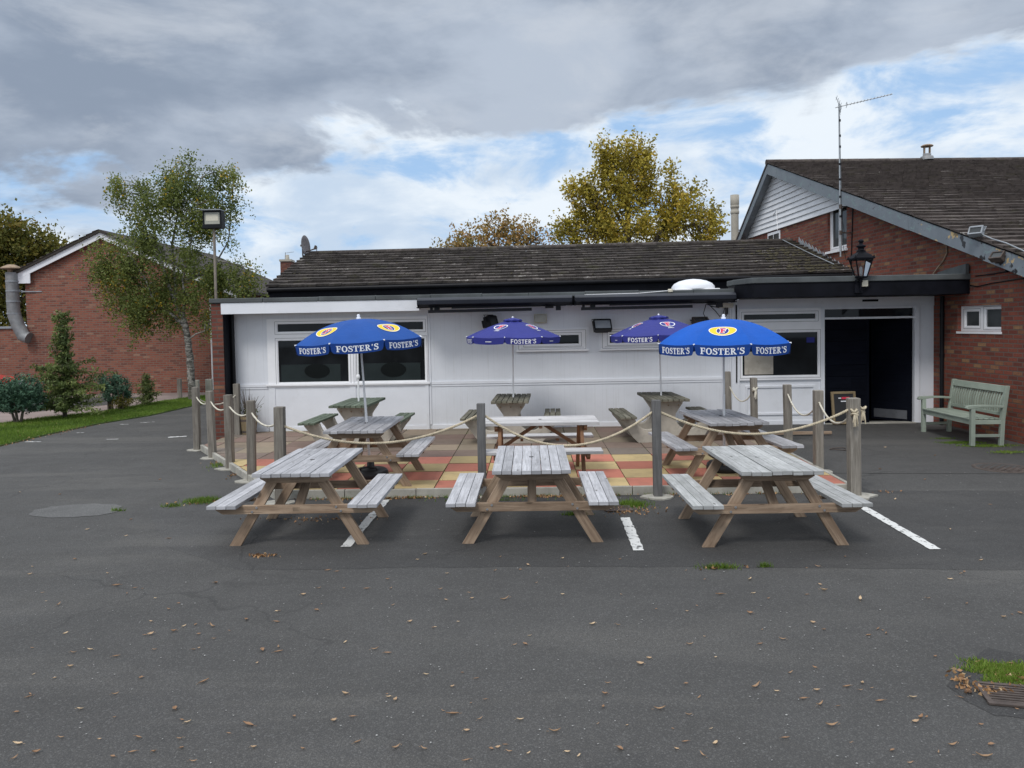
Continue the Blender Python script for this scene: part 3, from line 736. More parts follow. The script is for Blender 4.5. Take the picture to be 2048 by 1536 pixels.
# door: dark boarded fixed leaf, open leaf, transom light and a dark lobby
dl = MB()
for k in range(9):
    dl.box(5.65, 6.46, FY+.03+.004*(k % 2), FY+.07, .09+k*.226, .09+(k+1)*.226-.005, grain=0)
dl.box(6.46, 6.50, FY+.025, FY+.075, .09, 2.12, grain=2)
dl.box(6.16, 6.44, FY+.022, FY+.0299, .62, .95, grain=0)
dl_o = addx(dl, 'door_leaf', 'door_dark', 0.002)
od = MB(); h = Vector((7.33, FY+.06, 0)); dv = Vector((-0.62, 0.78, 0))
od.beam(h+Vector((0, 0, 1.10))+dv*0.0, h+Vector((0, 0, 1.10))+dv*.80, 2.02, .045, up=(dv.y, -dv.x, 0))
odo = addx(od, 'open_door', 'door_dark')
kp = MB(); n_ = Vector((-dv.y, dv.x, 0)); kp.beam(h+Vector((0, 0, .22))+dv*.08+n_*.026, h+Vector((0, 0, .22))+dv*.74+n_*.026, .17, .004, up=tuple(n_))
kp.build('kick_plate', 'dull_steel', odo)
th = MB().box(5.64, 7.34, FY-.03, FY+.13, 2.095, 2.135); th.box(5.64, 7.34, FY-.02, FY+.13, 2.29, 2.33)
th_o = addx(th, 'door_frame', 'white_paint', 0.003)
MB().box(5.65, 7.33, FY+.05, FY+.07, 2.135, 2.29).build('transom_pane', 'glass', th_o)
tp = MB().box(6.36, 6.66, FY-.006, FY+.0045, 2.425, 2.465); addx(tp, 'licence_plate', 'black_plastic')
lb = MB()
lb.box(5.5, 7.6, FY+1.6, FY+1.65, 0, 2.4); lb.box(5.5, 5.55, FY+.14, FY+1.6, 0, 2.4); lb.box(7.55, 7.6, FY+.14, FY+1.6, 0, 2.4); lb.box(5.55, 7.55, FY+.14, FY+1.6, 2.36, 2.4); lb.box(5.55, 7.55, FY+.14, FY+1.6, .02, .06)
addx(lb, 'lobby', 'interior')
ts = MB().box(5.64, 7.36, FY-.06, FY+.14, .05, .095); addx(ts, 'threshold', 'kerb_concrete', .004)
# left end: brick pier, black painted recess, downpipe
pr = MB().box(-6.07, -5.853, 14.6, 18.4, 0, 2.60); addx(pr, 'brick_pier', 'brick_dark')
rc = MB().box(-5.852, -5.842, 14.62, 15.05, 0, 2.5); rc.box(-5.842, -5.812, 15.02, 15.06, 0, 2.5); addx(rc, 'recess_panel', 'black_paint')
dp = MB().tube([(-5.80, 14.93, .05), (-5.80, 14.93, 2.45)], .036, 12); addx(dp, 'downpipe', 'black_plastic')
# side and rear walls
sw = MB().box(-5.85, 7.3, 18.4, 18.5, 0, 3.0); addx(sw, 'rear_wall', 'black_paint')
# flat roof, fascia and flashing
fr = MB(); fr.box(-6.06, 3.80, 14.62, 18.4, 2.505, 2.66); addx(fr, 'flat_roof', 'felt_roof')
fa = MB(); fa.box(-5.87, -2.10, 14.57, 14.615, 2.40, 2.612); addx(fa, 'fascia', 'white_paint', .003)
sf = MB(); sf.box(-5.84, 3.80, 14.616, 15.045, 2.44, 2.50); addx(sf, 'soffit', 'white_paint')
fb = MB(); fb.box(-2.098, 3.79, 14.575, 14.615, 2.45, 2.612); addx(fb, 'dark_fascia', 'black_paint')
fl = MB(); x = -6.09
while x < 3.8:
    x2 = min(3.80, x+RNG.uniform(.85, 1.1)); dz = RNG.uniform(-.006, .006)
    fl.box(x, x2-.004, 14.55, 14.62, 2.614, 2.70+dz); fl.box(x, x2-.004, 14.62, 14.85, 2.662, 2.70+dz); x = x2
addx(fl, 'roof_flashing', 'felt', .012)
# entrance canopy
cp = [(3.80, 14.56), (3.98, 13.98), (7.80, 13.98), (7.80, 15.05), (3.80, 15.05)]
addx(MB().prism(cp, 2.51, 2.76, 'z'), 'canopy', 'black_paint', .004)
def grow(poly, d_): 
    cx_ = sum(p[0] for p in poly)/len(poly); cy_ = sum(p[1] for p in poly)/len(poly)
    return [(p[0]+d_*(1 if p[0] > cx_ else -1)*.7, p[1]+d_*(1 if p[1] > cy_ else -1)) for p in poly]
addx(MB().prism(grow(cp, .025), 2.763, 2.865, 'z'), 'canopy_flashing', 'felt', .012)
up_ = MB().prism([(13.95, 2.867), (13.95, 3.04), (14.9, 2.95), (14.9, 2.867)], 7.70, 7.76, 'x'); addx(up_, 'upstand_flashing', 'felt')

def tiled(name, o, ux, uy, W_, L_, course, tw, mat, parent, left=0.0, thick=0.042, keep=None, sag=0.0):
    """courses of individual tiles; o eave origin, ux along the eave, uy up the slope"""
    b = MB(); o, ux, uy = Vector(o), Vector(ux).normalized(), Vector(uy).normalized(); n = ux.cross(uy)
    rows = int(L_/course)+1
    for j in range(rows):
        off = (j % 2)*tw*.5; k = -1
        jit = RNG.uniform(-.012, .012); ph = RNG.uniform(0, 6.28)
        while k*tw+off < W_:
            u0, u1 = max(0, k*tw+off+.003), min(W_, (k+1)*tw+off-.003)
            k += 1
            if u1-u0 < .03: continue
            v0 = j*course+jit+RNG.uniform(-.012, .012)+.012*sin(u0*.9+ph); v1 = min(L_, (j+1)*course+.05)
            if keep and not keep((u0+u1)/2, (v0+v1)/2): continue
            h0 = thick*1.9+RNG.uniform(-.006, .008)+.006*sin(u0*1.3+ph)-sag*sin(pi*(u0/W_)); h1 = thick*.6-sag*sin(pi*(u0/W_))
            tw_ = RNG.uniform(-.006, .006)
            P = lambda u, v, hh: o+ux*u+uy*v+n*hh
            A = [P(u0, v0, h0+tw_), P(u1, v0, h0-tw_), P(u1, v1, h1), P(u0, v1, h1)]
            D = [P(u0, v0, h0+tw_-thick*1.3), P(u1, v0, h0-tw_-thick*1.3)]
            r = RNG.random()
            b.face(A, r=r); b.face([D[0], D[1], A[1], A[0]], r=r*.6)  # tile fronts coloured darker, as shade, to set off the courses
            b.face([D[0], A[0], A[3]], r=r); b.face([D[1], A[2], A[1]], r=r)
    return b
tl = tiled('roof', (-6.25, 18.22, 3.08), (1, 0.0, 0.006), (0.0, 3.58, 1.12), 13.75, 3.75, 0.29, 0.30, 'roof_tile', None, sag=0.03)
addx(tl, 'tiled_roof', 'roof_tile')
ub = MB(); ub.face([(-6.2, 18.30, 3.02), (7.5, 18.30, 3.10), (7.5, 21.8, 4.17), (-6.2, 21.8, 4.10)]); ub.face([(-6.2, 21.8, 4.10), (7.5, 21.8, 4.17), (7.5, 25.3, 3.05), (-6.2, 25.3, 3.0)])
addx(ub, 'roof_underlay', 'roof_tile')
rd = MB()
for k in range(31):
    x = -6.25+k*.445; rd.tube([(x, 21.82, 4.21+.006*x*.0+k*.0026), (x+.44, 21.82, 4.212+k*.0026)], .075, 8, r=RNG.random())
addx(rd, 'ridge_tiles', 'roof_tile')
def roofp(x, v, h): # point on the tiled slope
    return Vector((x, 18.22, 3.08+.006*(x+6.25)))+Vector((0, 3.58, 1.12)).normalized()*v+Vector((0, -1.12, 3.58)).normalized()*h
ms = MB()
for _ in range(420):
    u = RNG.random(); x = 7.3-abs(RNG.gauss(0, .75)) if u < .7 else RNG.uniform(-6, 7.2); v = RNG.uniform(.05, 3.6)*(1 if u > .7 else .75); v = round(v/.29)*.29+RNG.uniform(-.02, .09); r_ = RNG.uniform(.02, .07) if u < .7 else RNG.uniform(.012, .03)
    c_ = roofp(x, max(.02, v), .055); n = 7; ph = RNG.uniform(0, 6)
    ring = [c_+Vector((cos(a)*r_*RNG.uniform(.9, 1.6), sin(a)*r_*.7, sin(a)*r_*.22)) for a in np.linspace(ph, ph+2*pi, n+1)[:-1]]; top = c_+Vector((0, -.012, r_*.35+.008))
    for i in range(n): ms.face([ring[i], ring[(i+1) % n], top], sm=True)
mo_ = addx(ms, 'roof_moss', 'roof_moss')
addx(MB().tube([roofp(6.95, 3.55, .09), roofp(7.0, 2.6, .10), roofp(7.12, 1.5, .09), roofp(7.22, .5, .10)], .011, 6), 'roof_cable', 'lead')
eb = MB().box(-6.2, 7.45, 18.30, 18.36, 2.68, 3.06); addx(eb, 'eaves_board', 'black_paint')
gt = MB().tube([(-6.22, 18.22, 3.03), (7.45, 18.22, 3.11)], .055, 8); addx(gt, 'gutter', 'black_plastic')
ge = MB().prism([(18.36, 2.7), (18.36, 3.03), (21.8, 4.12), (25.2, 3.0), (25.2, 2.7)], -6.15, -6.05, 'x'); addx(ge, 'gable_end', 'brick_dark')
vb = MB().beam((-6.2, 18.25, 3.0), (-6.2, 21.8, 4.12), .03, .16, up=(0, -.3, 1)); addx(vb, 'verge_board', 'black_paint')
# ------------------------------------------------------------------ the tall brick gable building on the right
TH = 0.065
gb = thing('gable_building', 'tall red brick building with white clad gable and patched grey bargeboard at the right', 'building', (7.72, 15.1, 0), TH)
GO = Vector((7.72, 15.1, 0)); GX = Vector((cos(TH), sin(TH), 0)); GY = Vector((-sin(TH), cos(TH), 0))
def GW(x, y, z): return GO+GX*x+GY*y+Vector((0, 0, z))
RS, FS = 0.341, 0.70; RY, RZ = 7.79, 6.62
def vz(y, top=RZ): return top-RS*(RY-y) if y < RY else top-FS*(y-RY)
gw = [(-4.0, -0.1), (11.2, -0.1), (11.2, vz(11.2)-.08), (RY, RZ-.08), (-4.0, vz(-4)-.08)]
holes = [(-1.96, -0.77, 1.84, 2.295), (3.51, 4.52, 3.78, 4.88)]
b = MB()
ys = [-4.0, -1.96, -0.77, 3.51, 4.52, 11.2]
for i in range(5):
    strip = clip(clip(gw, 1, 0, ys[i+1]), -1, 0, -ys[i])
    hz = [h for h in holes if h[0] == ys[i]]
    parts = [strip] if not hz else [clip(strip, 0, 1, hz[0][2]), clip(strip, 0, -1, -hz[0][3])]
    for p in parts:
        if len(p) > 2: b.prism(p, 0, 0.25, 'x', r=.5)
b.build('wall', 'brick_red', gb)
MB().box(0, 14, -4.0, -3.75, -.1, vz(-4)-.1).build('front_wall', 'brick_red', gb)
MB().box(.3, 14, -3.7, 11.1, 2.4, 2.45).build('inner_floor', 'interior', gb)
# horizontal weatherboards
b = MB(); z = 4.74; k = 0
while z < RZ-.12:
    z2 = min(z+.148, RZ-.1)
    lo = max(3.40, RY-(RZ-.10-z)/RS); hi = min(11.16, RY+(RZ-.10-z)/FS)
    lo2 = max(3.40, RY-(RZ-.10-z2)/RS); hi2 = min(11.16, RY+(RZ-.10-z2)/FS)
    if k == 0: hi = hi2 = 11.16
    A = [(-.046, lo, z), (-.046, hi, z), (-.010, hi2, z2), (-.010, lo2, z2)]
    r = RNG.random()
    b.face(A[::-1], r=r); b.face([(-.046, lo, z), (-.046, hi, z), (-.006, hi, z+.004), (-.006, lo, z+.004)], r=r)
    b.face([(-.046, lo, z), (-.010, lo2, z2), (0, lo2, z2), (0, lo, z)], r=r)
    z = z2; k += 1
b.build('weatherboard_cladding', 'cladding', gb)
# barge boards and roof
OV = -0.29
def bargep(y0, y1, h): return [(y0, vz(y0)-h), (y1, vz(y1)-h), (y1, vz(y1)+.01), (y0, vz(y0)+.01)]
b = MB()
yy = [-4.35, -2.6, -1.9, .35, 2.7, 5.3, 7.1, RY]
for i in range(len(yy)-1): b.prism(bargep(yy[i]+.003, yy[i+1]-.003, .27+RNG.uniform(-.012, .012)), OV+RNG.uniform(-.006, .004), OV+.035, 'x')
b.prism(bargep(RY, 11.5, .25), OV, OV+.035, 'x')
b.build('bargeboard', 'weathered_barge', gb)
b = MB(); b.prism([(-4.3, vz(-4.3)-.12), (RY, RZ-.12), (RY, RZ-.085), (-4.3, vz(-4.3)-.085)], OV+.036, 0.0, 'x'); b.prism([(RY, RZ-.12), (11.4, vz(11.4)-.12), (11.4, vz(11.4)-.085), (RY, RZ-.085)], OV+.036, 0.0, 'x')
b.build('soffit', 'lead', gb)
tl = tiled('roof', (OV-.02, -4.4, vz(-4.4)+.02), (1, 0, 0), (0, 1, RS), 18.0, 12.19*sqrt(1+RS*RS), 0.30, 0.33, 'x', None, sag=0.0)
tl.face([(OV+.04, -4.35, vz(-4.35)-.03), (17.6, -4.35, vz(-4.35)-.03), (17.6, RY, RZ-.03), (OV+.04, RY, RZ-.03)])
tl.face([(OV-.02, RY, RZ+.05), (17.6, RY, RZ+.05), (17.6, 12.2, vz(12.2)+.05), (OV-.02, 12.2, vz(12.2)+.05)])
tl.prism([(RY, RZ-.02), (11.6, vz(11.6)-.02), (11.6, vz(11.6)+.045), (RY, RZ+.045)], OV-.02, OV+.3, 'x')
tl.build('tiled_roof', 'roof_tile_brown', gb)
b = MB()
for k in range(40):
    x = OV-.03+k*.455; b.tube([(x, RY, RZ+.055), (x+.45, RY, RZ+.058)], .085, 8)
b.build('ridge_tiles', 'roof_tile_brown', gb)
def gwin(name, y0, y1, z0, z1, panes):
    o = window(name, -y1, -y0, z0, z1, [(-p[1], -p[0], p[2], p[3]) for p in panes], y=0.09, out=0.02, parent=gb, glass='glass_grey')
    o.rotation_euler = (0, 0, -pi/2); return o
wl = gwin('toilet_window', -1.96, -0.77, 1.84, 2.295, [(-1.90, -1.43, 1.90, 2.24), (-1.28, -0.87, 1.92, 2.21)])
MB().box(.75, 1.98, -.012, .06, 1.80, 1.838).build('sill', 'white_pvc', wl)
wu = gwin('upper_window', 3.51, 4.52, 3.78, 4.88, [(3.57, 3.98, 3.86, 4.80), (4.06, 4.44, 3.86, 4.80)])
MB().box(-4.56, -3.46, -.05, .06, 3.72, 3.777).build('sill', 'white_pvc', wu)
w3 = MB().box(-.02, -.003, 7.55, 8.5, 4.2, 4.70); w3o = w3.build('side_window', 'white_pvc', gb)
MB().box(-.03, -.021, 7.62, 8.0, 4.28, 4.62).build('pane', 'glass_grey', w3o); MB().box(-.03, -.021, 8.06, 8.42, 4.28, 4.62).build('pane', 'glass_grey', w3o)
# stepped lead flashing over the extension roof
b = MB(); n = 15
for k in range(n):
    ya = 6.25-(6.25-3.1)*k/n; yb = 6.25-(6.25-3.1)*(k+1)/n; za = 4.24-(4.24-3.10)*k/n; zb = 4.24-(4.24-3.10)*(k+1)/n
    b.prism([(ya, za-.14), (yb, zb-.14), (yb, zb+.01), (yb+.02, zb+.03), (ya-.015, za+.10), (ya, za+.03)], -.014-.003*(k % 2), -.002, 'x')
b.build('step_flashing', 'lead', gb)
b = MB(); b.tube([(-.045, -.37, .05), (-.045, -.37, 2.5)], .036, 12)
for z in (.3, 1.35, 2.1): b.tube([(-.045, -.37, z), (-.045, -.37, z+.07)], .044, 12)
b.build('downpipe', 'black_plastic', gb)
b = MB()
def AWl(x, y, off=0.0):
    d_ = ray(x, y); t = ((GO-GX*off-CAM).dot(GX))/d_.dot(GX); p = CAM+d_*t-GO
    return (-off, p.dot(GY), p.z)
b.tube([AWl(1893, 470, .02), AWl(1893, 487, .02), AWl(1894, 506, .02), AWl(1886, 522, .02), AWl(1872, 540, .03), AWl(1866, 549, .05)], .013, 6)
b.build('brown_cable', 'rust', gb)
b = MB()
b.tube([AWl(1924, 573, .012), AWl(1935, 570, .012), AWl(1955, 573, .012), AWl(1985, 566, .012), AWl(2047, 557, .012)], .010, 6)
b.build('wall_cable', 'black_plastic', gb); b = MB(); b.tube([AWl(1950, 552, .012), AWl(1985, 548, .012), AWl(2020, 542, .012)], .010, 6)
b.build('wall_cable', 'black_plastic', gb); b = MB()
b.tube([AWl(1706, 400, .012), AWl(1704, 470, .012), AWl(1702, 540, .012)], .014, 6)
b.build('wall_cable', 'black_plastic', gb); b = MB()
b.tube([AWl(2012, 525, .03), AWl(2013, 545, .03)], .02, 6)
b.build('wall_cable', 'black_plastic', gb)
b = MB()
b.tube([AWl(1545, 432, .05), AWl(1553, 420, .05), AWl(1555, 460, .05)], .010, 5); b.build('white_cable', 'white_pvc', gb)
b = MB(); b.tube([AWl(1955, 465, .31), AWl(1985, 478, .31), AWl(2012, 486, .31), AWl(2050, 503, .31)], .012, 6); b.build('verge_cable', 'lead', gb)

def flood(name, label, M, mat, w_=.26, h_=.18, dpt=.12, lens='mesh_lens', group=None, bracket=True):
    """wall floodlight; local -y is the way it shines"""
    t = thing(name, label, 'floodlight', group=group); t.matrix_world = M
    b = MB(); b.prism([(-w_/2, -h_/2), (w_/2, -h_/2), (w_/2, h_/2), (w_/2*.9, h_/2+.02), (-w_/2*.9, h_/2+.02), (-w_/2, h_/2)], -.02, dpt*.55, 'y')
    b.prism([(-w_*.36, -h_*.36), (w_*.36, -h_*.36), (w_*.36, h_*.36), (-w_*.36, h_*.36)], dpt*.55, dpt, 'y')
    fr = .022
    for a in ((-w_/2, w_/2, -h_/2, -h_/2+fr), (-w_/2, w_/2, h_/2-fr, h_/2), (-w_/2, -w_/2+fr, -h_/2+fr, h_/2-fr), (w_/2-fr, w_/2, -h_/2+fr, h_/2-fr)):
        b.box(a[0], a[1], -.038, -.02, a[2], a[3])
    b.build('housing', mat, t, .004)
    MB().box(-w_/2+fr, w_/2-fr, -.026, -.0205, -h_/2+fr, h_/2-fr).build('lens', lens, t)
    if bracket:
        b = MB(); b.tube([(-w_/2-.008, .02, 0), (-w_/2-.008, .06, h_*.75), (w_/2+.008, .06, h_*.75), (w_/2+.008, .02, 0)], .008, 6); b.build('bracket', mat, t)
    return t
def MX(loc, rz=0, rx=0): return Matrix.Translation(loc) @ Matrix.Rotation(rz, 4, 'Z') @ Matrix.Rotation(rx, 4, 'X')
p = GO+GX*-.36+GY*AWl(1952, 462, .36)[1]; pz = AWl(1952, 462, .36)[2]
flood('verge_floodlight', 'white floodlight fixed high on the patched bargeboard', MX((p.x, p.y, pz), -0.9, -.5), 'lead', .22, .15, lens='glass_grey')
p = GO+GX*-.36+GY*AWl(1995, 512, .36)[1]; pz = AWl(1995, 512, .36)[2]
flood('verge_floodlight', 'grey floodlight hanging below the broken end of the bargeboard', MX((p.x, p.y, pz), -1.2, -.7), 'iron', .22, .15, lens='glass_grey')
# dome security camera at the right edge
q = AWl(2043, 540, .16); p = GW(*q)
sc = thing('security_camera', 'cream dome security camera on the brick wall at the right edge', 'camera', tuple(p))
b = MB().lathe([(0, .09), (.05, .085), (.075, .05), (.08, .0), (.07, -.02)], n=20); b.tube([(0, 0, .03), (.12, .05, .05)], .03, 10); b.build('housing', 'cream_plastic', sc)
MB().lathe([(.068, -.018), (.055, -.055), (.03, -.078), (0, -.085)], n=20).build('dome', 'black_plastic', sc)
# ridge vent
vt = thing('roof_vent', 'small capped metal flue terminal on the ridge of the gable building', 'vent', tuple(GW(4.45, RY, RZ+.08)))
MB().lathe([(.18, 0), (.17, .10), (.11, .12), (.11, .18), (.09, .18)], n=16).build('base', 'galv_dull', vt)
b = MB()
for k in range(4): b.tube([(.10*cos(k*pi/2+.5), .10*sin(k*pi/2+.5), .19), (.10*cos(k*pi/2+.5), .10*sin(k*pi/2+.5), .40)], .016, 6)
b.build('stay', 'rust', vt)
MB().lathe([(0, .45), (.12, .44), (.17, .41), (.16, .385), (0, .39)], n=16).build('cap', 'rust', vt)
# clay flue behind the cladding
fp = AY(1470, 490, 26.5)
fl_ = thing('flue_pipe', 'tall beige flue pipe standing at the far edge of the white gable', 'flue', (fp.x, fp.y, 3.0))
MB().tube([(0, 0, 0), (0, 0, 2.72)], .125, 16).build('pipe', 'flue_stone', fl_)
MB().lathe([(.13, 2.70), (.145, 2.72), (.145, 2.8), (.13, 2.82), (.13, 2.9), (.145, 2.91), (.145, 2.98), (.13, 3.0)], n=16).build('collar', 'flue_stone', fl_)
MB().lathe([(.13, 2.99), (.145, 3.02), (.145, 3.34), (.12, 3.345), (.12, 3.2)], n=16).build('terminal', 'flue_stone', fl_)
MB().tube([(0, 0, 2.15), (.8, -.2, 2.2)], .02, 6).build('stay', 'iron', fl_)

# TV aerial on its mast
am = thing('tv_aerial', 'tall thin TV aerial mast fixed beside the upper window', 'aerial', tuple(GW(-.30, 3.18, 3.55)))
MB().tube([(0, 0, 0), (-.01, 0, 1.6), (-.035, 0, 3.52)], [.024, .024, .018], 8).build('mast', 'galv', am)
for z in (.9, 1.35, 1.75, 2.1, 2.5, 2.75, 3.1): MB().tube([(-.01*z/1.6, 0, z), (-.01*z/1.6, 0, z+.05)], .027, 8).build('cable_tie', 'black_plastic', am)
b = MB()
for z in (.55, 1.15): b = MB(); b.beam((0, 0, z), (.30, .05, z), .03, .03); b.tube([(0, 0, z-.05), (0, 0, z+.05)], .035, 8); b.build('wall_bracket', 'iron', am)
b = MB(); a0 = Vector((-.12, 0, 3.42)); a1 = Vector((1.02, -.35, 3.60)); ax = (a1-a0).normalized(); sd_ = ax.cross(Vector((0, 0, 1))).normalized(); upv = sd_.cross(ax)
b.tube([a0, a1], .011, 6)
for k in range(13):
    p = a0.lerp(a1, .28+k*.058); L = .10-.002*k; b.tube([p-sd_*L, p+sd_*L], .005, 4)
p = a0.lerp(a1, .2); b.tube([p-sd_*.14-upv*.03, p+sd_*.14-upv*.03, p+sd_*.14+upv*.03, p-sd_*.14+upv*.03], .006, 4)
for s in (-1, 1):
    for k in range(4): p = a0.lerp(a1, .06)+upv*s*(.03+.06*k)-ax*(.02*k)+ax*.05; b.tube([p-sd_*.19, p+sd_*.19], .005, 4)
    b.tube([a0.lerp(a1, .1), a0.lerp(a1, .1)+upv*s*.23-ax*.07], .007, 4)
b.build('yagi_array', 'galv', am)
b = MB(); b.tube([(-.03, -.018, 3.40), (-.016, -.024, 2.4), (-.008, -.026, 1.2), (.01, -.03, .95), (.06, -.05, .6), (.02, -.06, .3), (.12, -.03, -.1)], .006, 5); b.build('cable', 'black_plastic', am)

# satellite dish on the left end of the roof
sp = AY(606, 517, 21.6)
sdh = thing('satellite_dish', 'small dark satellite dish on a bent arm at the left end of the roof', 'satellite dish', (sp.x, sp.y, sp.z))
b = MB(); b.tube([(.18, 0, -.02), (.05, 0, 0), (0, 0, .06), (-.01, 0, .55)], .022, 8); b.beam((-.06, 0, .36), (.06, 0, .36), .05, .05); b.build('arm', 'iron', sdh)
b = MB(); b.lathe([(.0, -.055), (.10, -.048), (.20, -.028), (.28, 0), (.285, .006), (.20, -.018), (.10, -.038), (0, -.045)], n=28); do = b.build('dish', 'dish_grey', sdh)
do.location = (.10, -.05, .34); do.rotation_euler = (radians(12), radians(85), radians(3)); do.scale = (1.05, 1, 1)
b = MB(); b.tube([(.10, -.05, .18), (.34, -.12, .24), (.42, -.13, .25)], .018, 6); b.tube([(.37, -.13, .24), (.41, -.13, .34)], .035, 8); b.tube([(.44, -.13, .30), (.40, -.1, .05)], .010, 5); b.build('feed_horn', 'iron', sdh)

# roof light on the flat roof
dm = thing('roof_light', 'white domed rooflight on the flat roof beside the entrance canopy', 'rooflight', (3.33, 16.0, 2.66))
MB().box(-.45, .45, -.42, .42, 0, .10).build('upstand', 'white_pvc', dm, .01)
MB().lathe([(.44, .10), (.43, .16), (.38, .22), (.28, .27), (.15, .30), (0, .315)], n=28).build('dome', 'white_paint', dm)

# ------------------------------------------------------------------ lights and awnings on the extension
def awning(x0, x1, label, bx0, bx1):
    t = thing('awning', label, 'awning', ((x0+x1)/2, 14.5, 2.5), 0, 'folded awnings under the flat roof')
    o = Vector((-(x0+x1)/2, -14.5, -2.5))
    def B(m, n, mat, bv=0): 
        ob = m.build(n, mat, t, bv); ob.location = o; return ob
    c = MB(); c.prism([(14.28, 2.52), (14.30, 2.60), (14.40, 2.635), (14.57, 2.635), (14.57, 2.47), (14.36, 2.46)], x0, x1, 'x'); B(c, 'cassette', 'awning_metal', .006)
    c = MB(); c.prism([(14.24, 2.505), (14.24, 2.58), (14.278, 2.60), (14.278, 2.50)], x0+.01, x1-.01, 'x'); B(c, 'front_bar', 'awning_metal', .004)
    for e in (x0, x1-.03):
        c = MB(); c.box(e, e+.03, 14.25, 14.568, 2.44, 2.46); B(c, 'end_cap', 'black_plastic')
    L = (x1-x0)
    c = MB(); c.beam((bx0, 14.36, 2.375), (bx1, 14.40, 2.385), .07, .055); c.beam((bx0+.05, 14.45, 2.33+.07), (bx0+.05, 14.45, 2.52), .05, .05, up=(1, 0, 0)); B(c, 'folded_arm', 'black_plastic')
    c = MB(); c.beam((x0+L*.22, 14.40, 2.44), (x1-.12, 14.44, 2.455), .06, .035); c.tube([(x1-.5, 14.38, 2.43), (x1-.35, 14.40, 2.43)], .03, 8); B(c, 'folded_arm', 'black_plastic')
    for xx in (x0+.3, x1-.3): c = MB(); c.box(xx, xx+.09, 14.43, 14.60, 2.36, 2.459); B(c, 'wall_bracket', 'black_plastic')
    return t
awning(-2.10, .77, 'folded black awning to the left, ending beside the white fascia', -1.90, .02)
awning(.81, 3.76, 'folded black awning to the right, ending against the entrance canopy', .93, 2.98)
p = AY(1205, 650, 14.75)
flood('wall_floodlight', 'black floodlight tilted down from a bracket between the two small windows', MX(p, .12, -.55), 'black_plastic', .34, .22, .16, lens='lead')
p = AY(1402, 642, 14.75)
flood('wall_floodlight', 'dark floodlight on the wall behind the right bright blue parasol', MX(p, .1, -1.1), 'iron', .30, .22, .16, lens='glass_grey')
p = AY(985, 643, 14.75)
fl2 = flood('wall_floodlight', 'black spotlight with coiled cable above the purple parasol near the middle', MX(p, .9, -.3), 'black_plastic', .24, .2, .2, lens='glass_grey')
p = AY(1081, 637, 14.95)
bl = thing('bulkhead_light', 'pale rectangular bulkhead light on the white wall under the left awning', 'wall light', tuple(p))
MB().box(-.125, .125, 0, .10, -.09, .09).build('housing', 'cream_plastic', bl, .01); MB().box(-.11, .11, -.03, -.0005, -.075, .075).build('lens', 'mesh_lens', bl, .008)
p = AY(1452, 610, 15.0)
jb = thing('junction_box', 'small cream junction box with hanging cables by the canopy corner', 'junction box', tuple(p))
MB().box(-.14, .14, -.02, .05, -.05, .04).build('box', 'cream_plastic', jb, .006)
b = MB()
b.tube([(-.12, 0, -.05), (-.28, -.02, -.02), (-.40, -.1, .03), (-.46, -.12, -.16), (-.40, -.12, -.27), (-.5, -.14, -.32)], .008, 5)
b.tube([(-.02, 0, -.05), (-.06, -.02, -.16), (-.12, 0, -.22), (-.20, -.02, -.12), (-.34, -.02, .02)], .008, 5); b.tube([(.0, .0, -.05), (.0, .01, -.22)], .012, 5); b.tube([(.03, .0, -.05), (.03, .01, -.18)], .010, 5); b.tube([(.20, .02, 0), (.205, .02, -.6), (.2, .025, -1.5)], .014, 5)
b.build('cable', 'black_plastic', jb)
p = AY(1341, 581, 14.53)
sb = thing('junction_box', 'round pale junction box with a white cable on the roof edge flashing', 'junction box', tuple(p))
MB().lathe([(0, .03), (.045, .028), (.05, 0), (.045, -.03)], n=16).build('box', 'cream_plastic', sb)
MB().tube([(0, 0, 0), (-.2, .0, -.015), (-.6, .0, -.04), (-1.3, 0.005, -.045), (-1.6, .005, -.05)], .007, 5).build('cable', 'white_pvc', sb)

# Victorian lantern over the canopy
lp = AY(1722, 556, 13.90)
ln = thing('lantern', 'black Victorian lantern with glass panes standing on the entrance canopy edge', 'lantern', (lp.x, 13.90, lp.z))
b = MB()
b.lathe([(.10, 0), (.105, .012), (.085, .02)], n=4, ang0=pi/4, sm=False)
TB, TT, HH = .105, .205, .33
for k in range(4):
    a = pi/4+k*pi/2; b.beam((TB*cos(a), TB*sin(a), .015), (TT*cos(a), TT*sin(a), HH), .018, .018)
    a2 = a+pi/2; b.beam((TT*cos(a), TT*sin(a), HH), (TT*cos(a2), TT*sin(a2), HH), .025, .03); b.beam((TB*cos(a), TB*sin(a), .02), (TB*cos(a2), TB*sin(a2), .02), .02, .02)
b.build('frame', 'black_paint', ln)
b = MB()
for k in range(4):
    a, a2 = pi/4+k*pi/2, pi/4+(k+1)*pi/2
    b.face([(TB*cos(a)*.97, TB*sin(a)*.97, .03), (TB*cos(a2)*.97, TB*sin(a2)*.97, .03), (TT*cos(a2)*.97, TT*sin(a2)*.97, HH-.01), (TT*cos(a)*.97, TT*sin(a)*.97, HH-.01)])
b.build('glass_pane', 'clear_glass', ln)
b = MB(); b.lathe([(.235, HH), (.235, HH+.02), (.17, HH+.075), (.09, HH+.12), (.075, HH+.15)], n=4, ang0=pi/4, sm=False)
for k in range(4):
    a = pi/4+k*pi/2; b.lathe([(.0, HH+.075), (.012, HH+.05), (.022, HH+.02), (.02, HH)], (.225*cos(a), .225*sin(a), 0), 6)
b.build('roof', 'black_paint', ln)
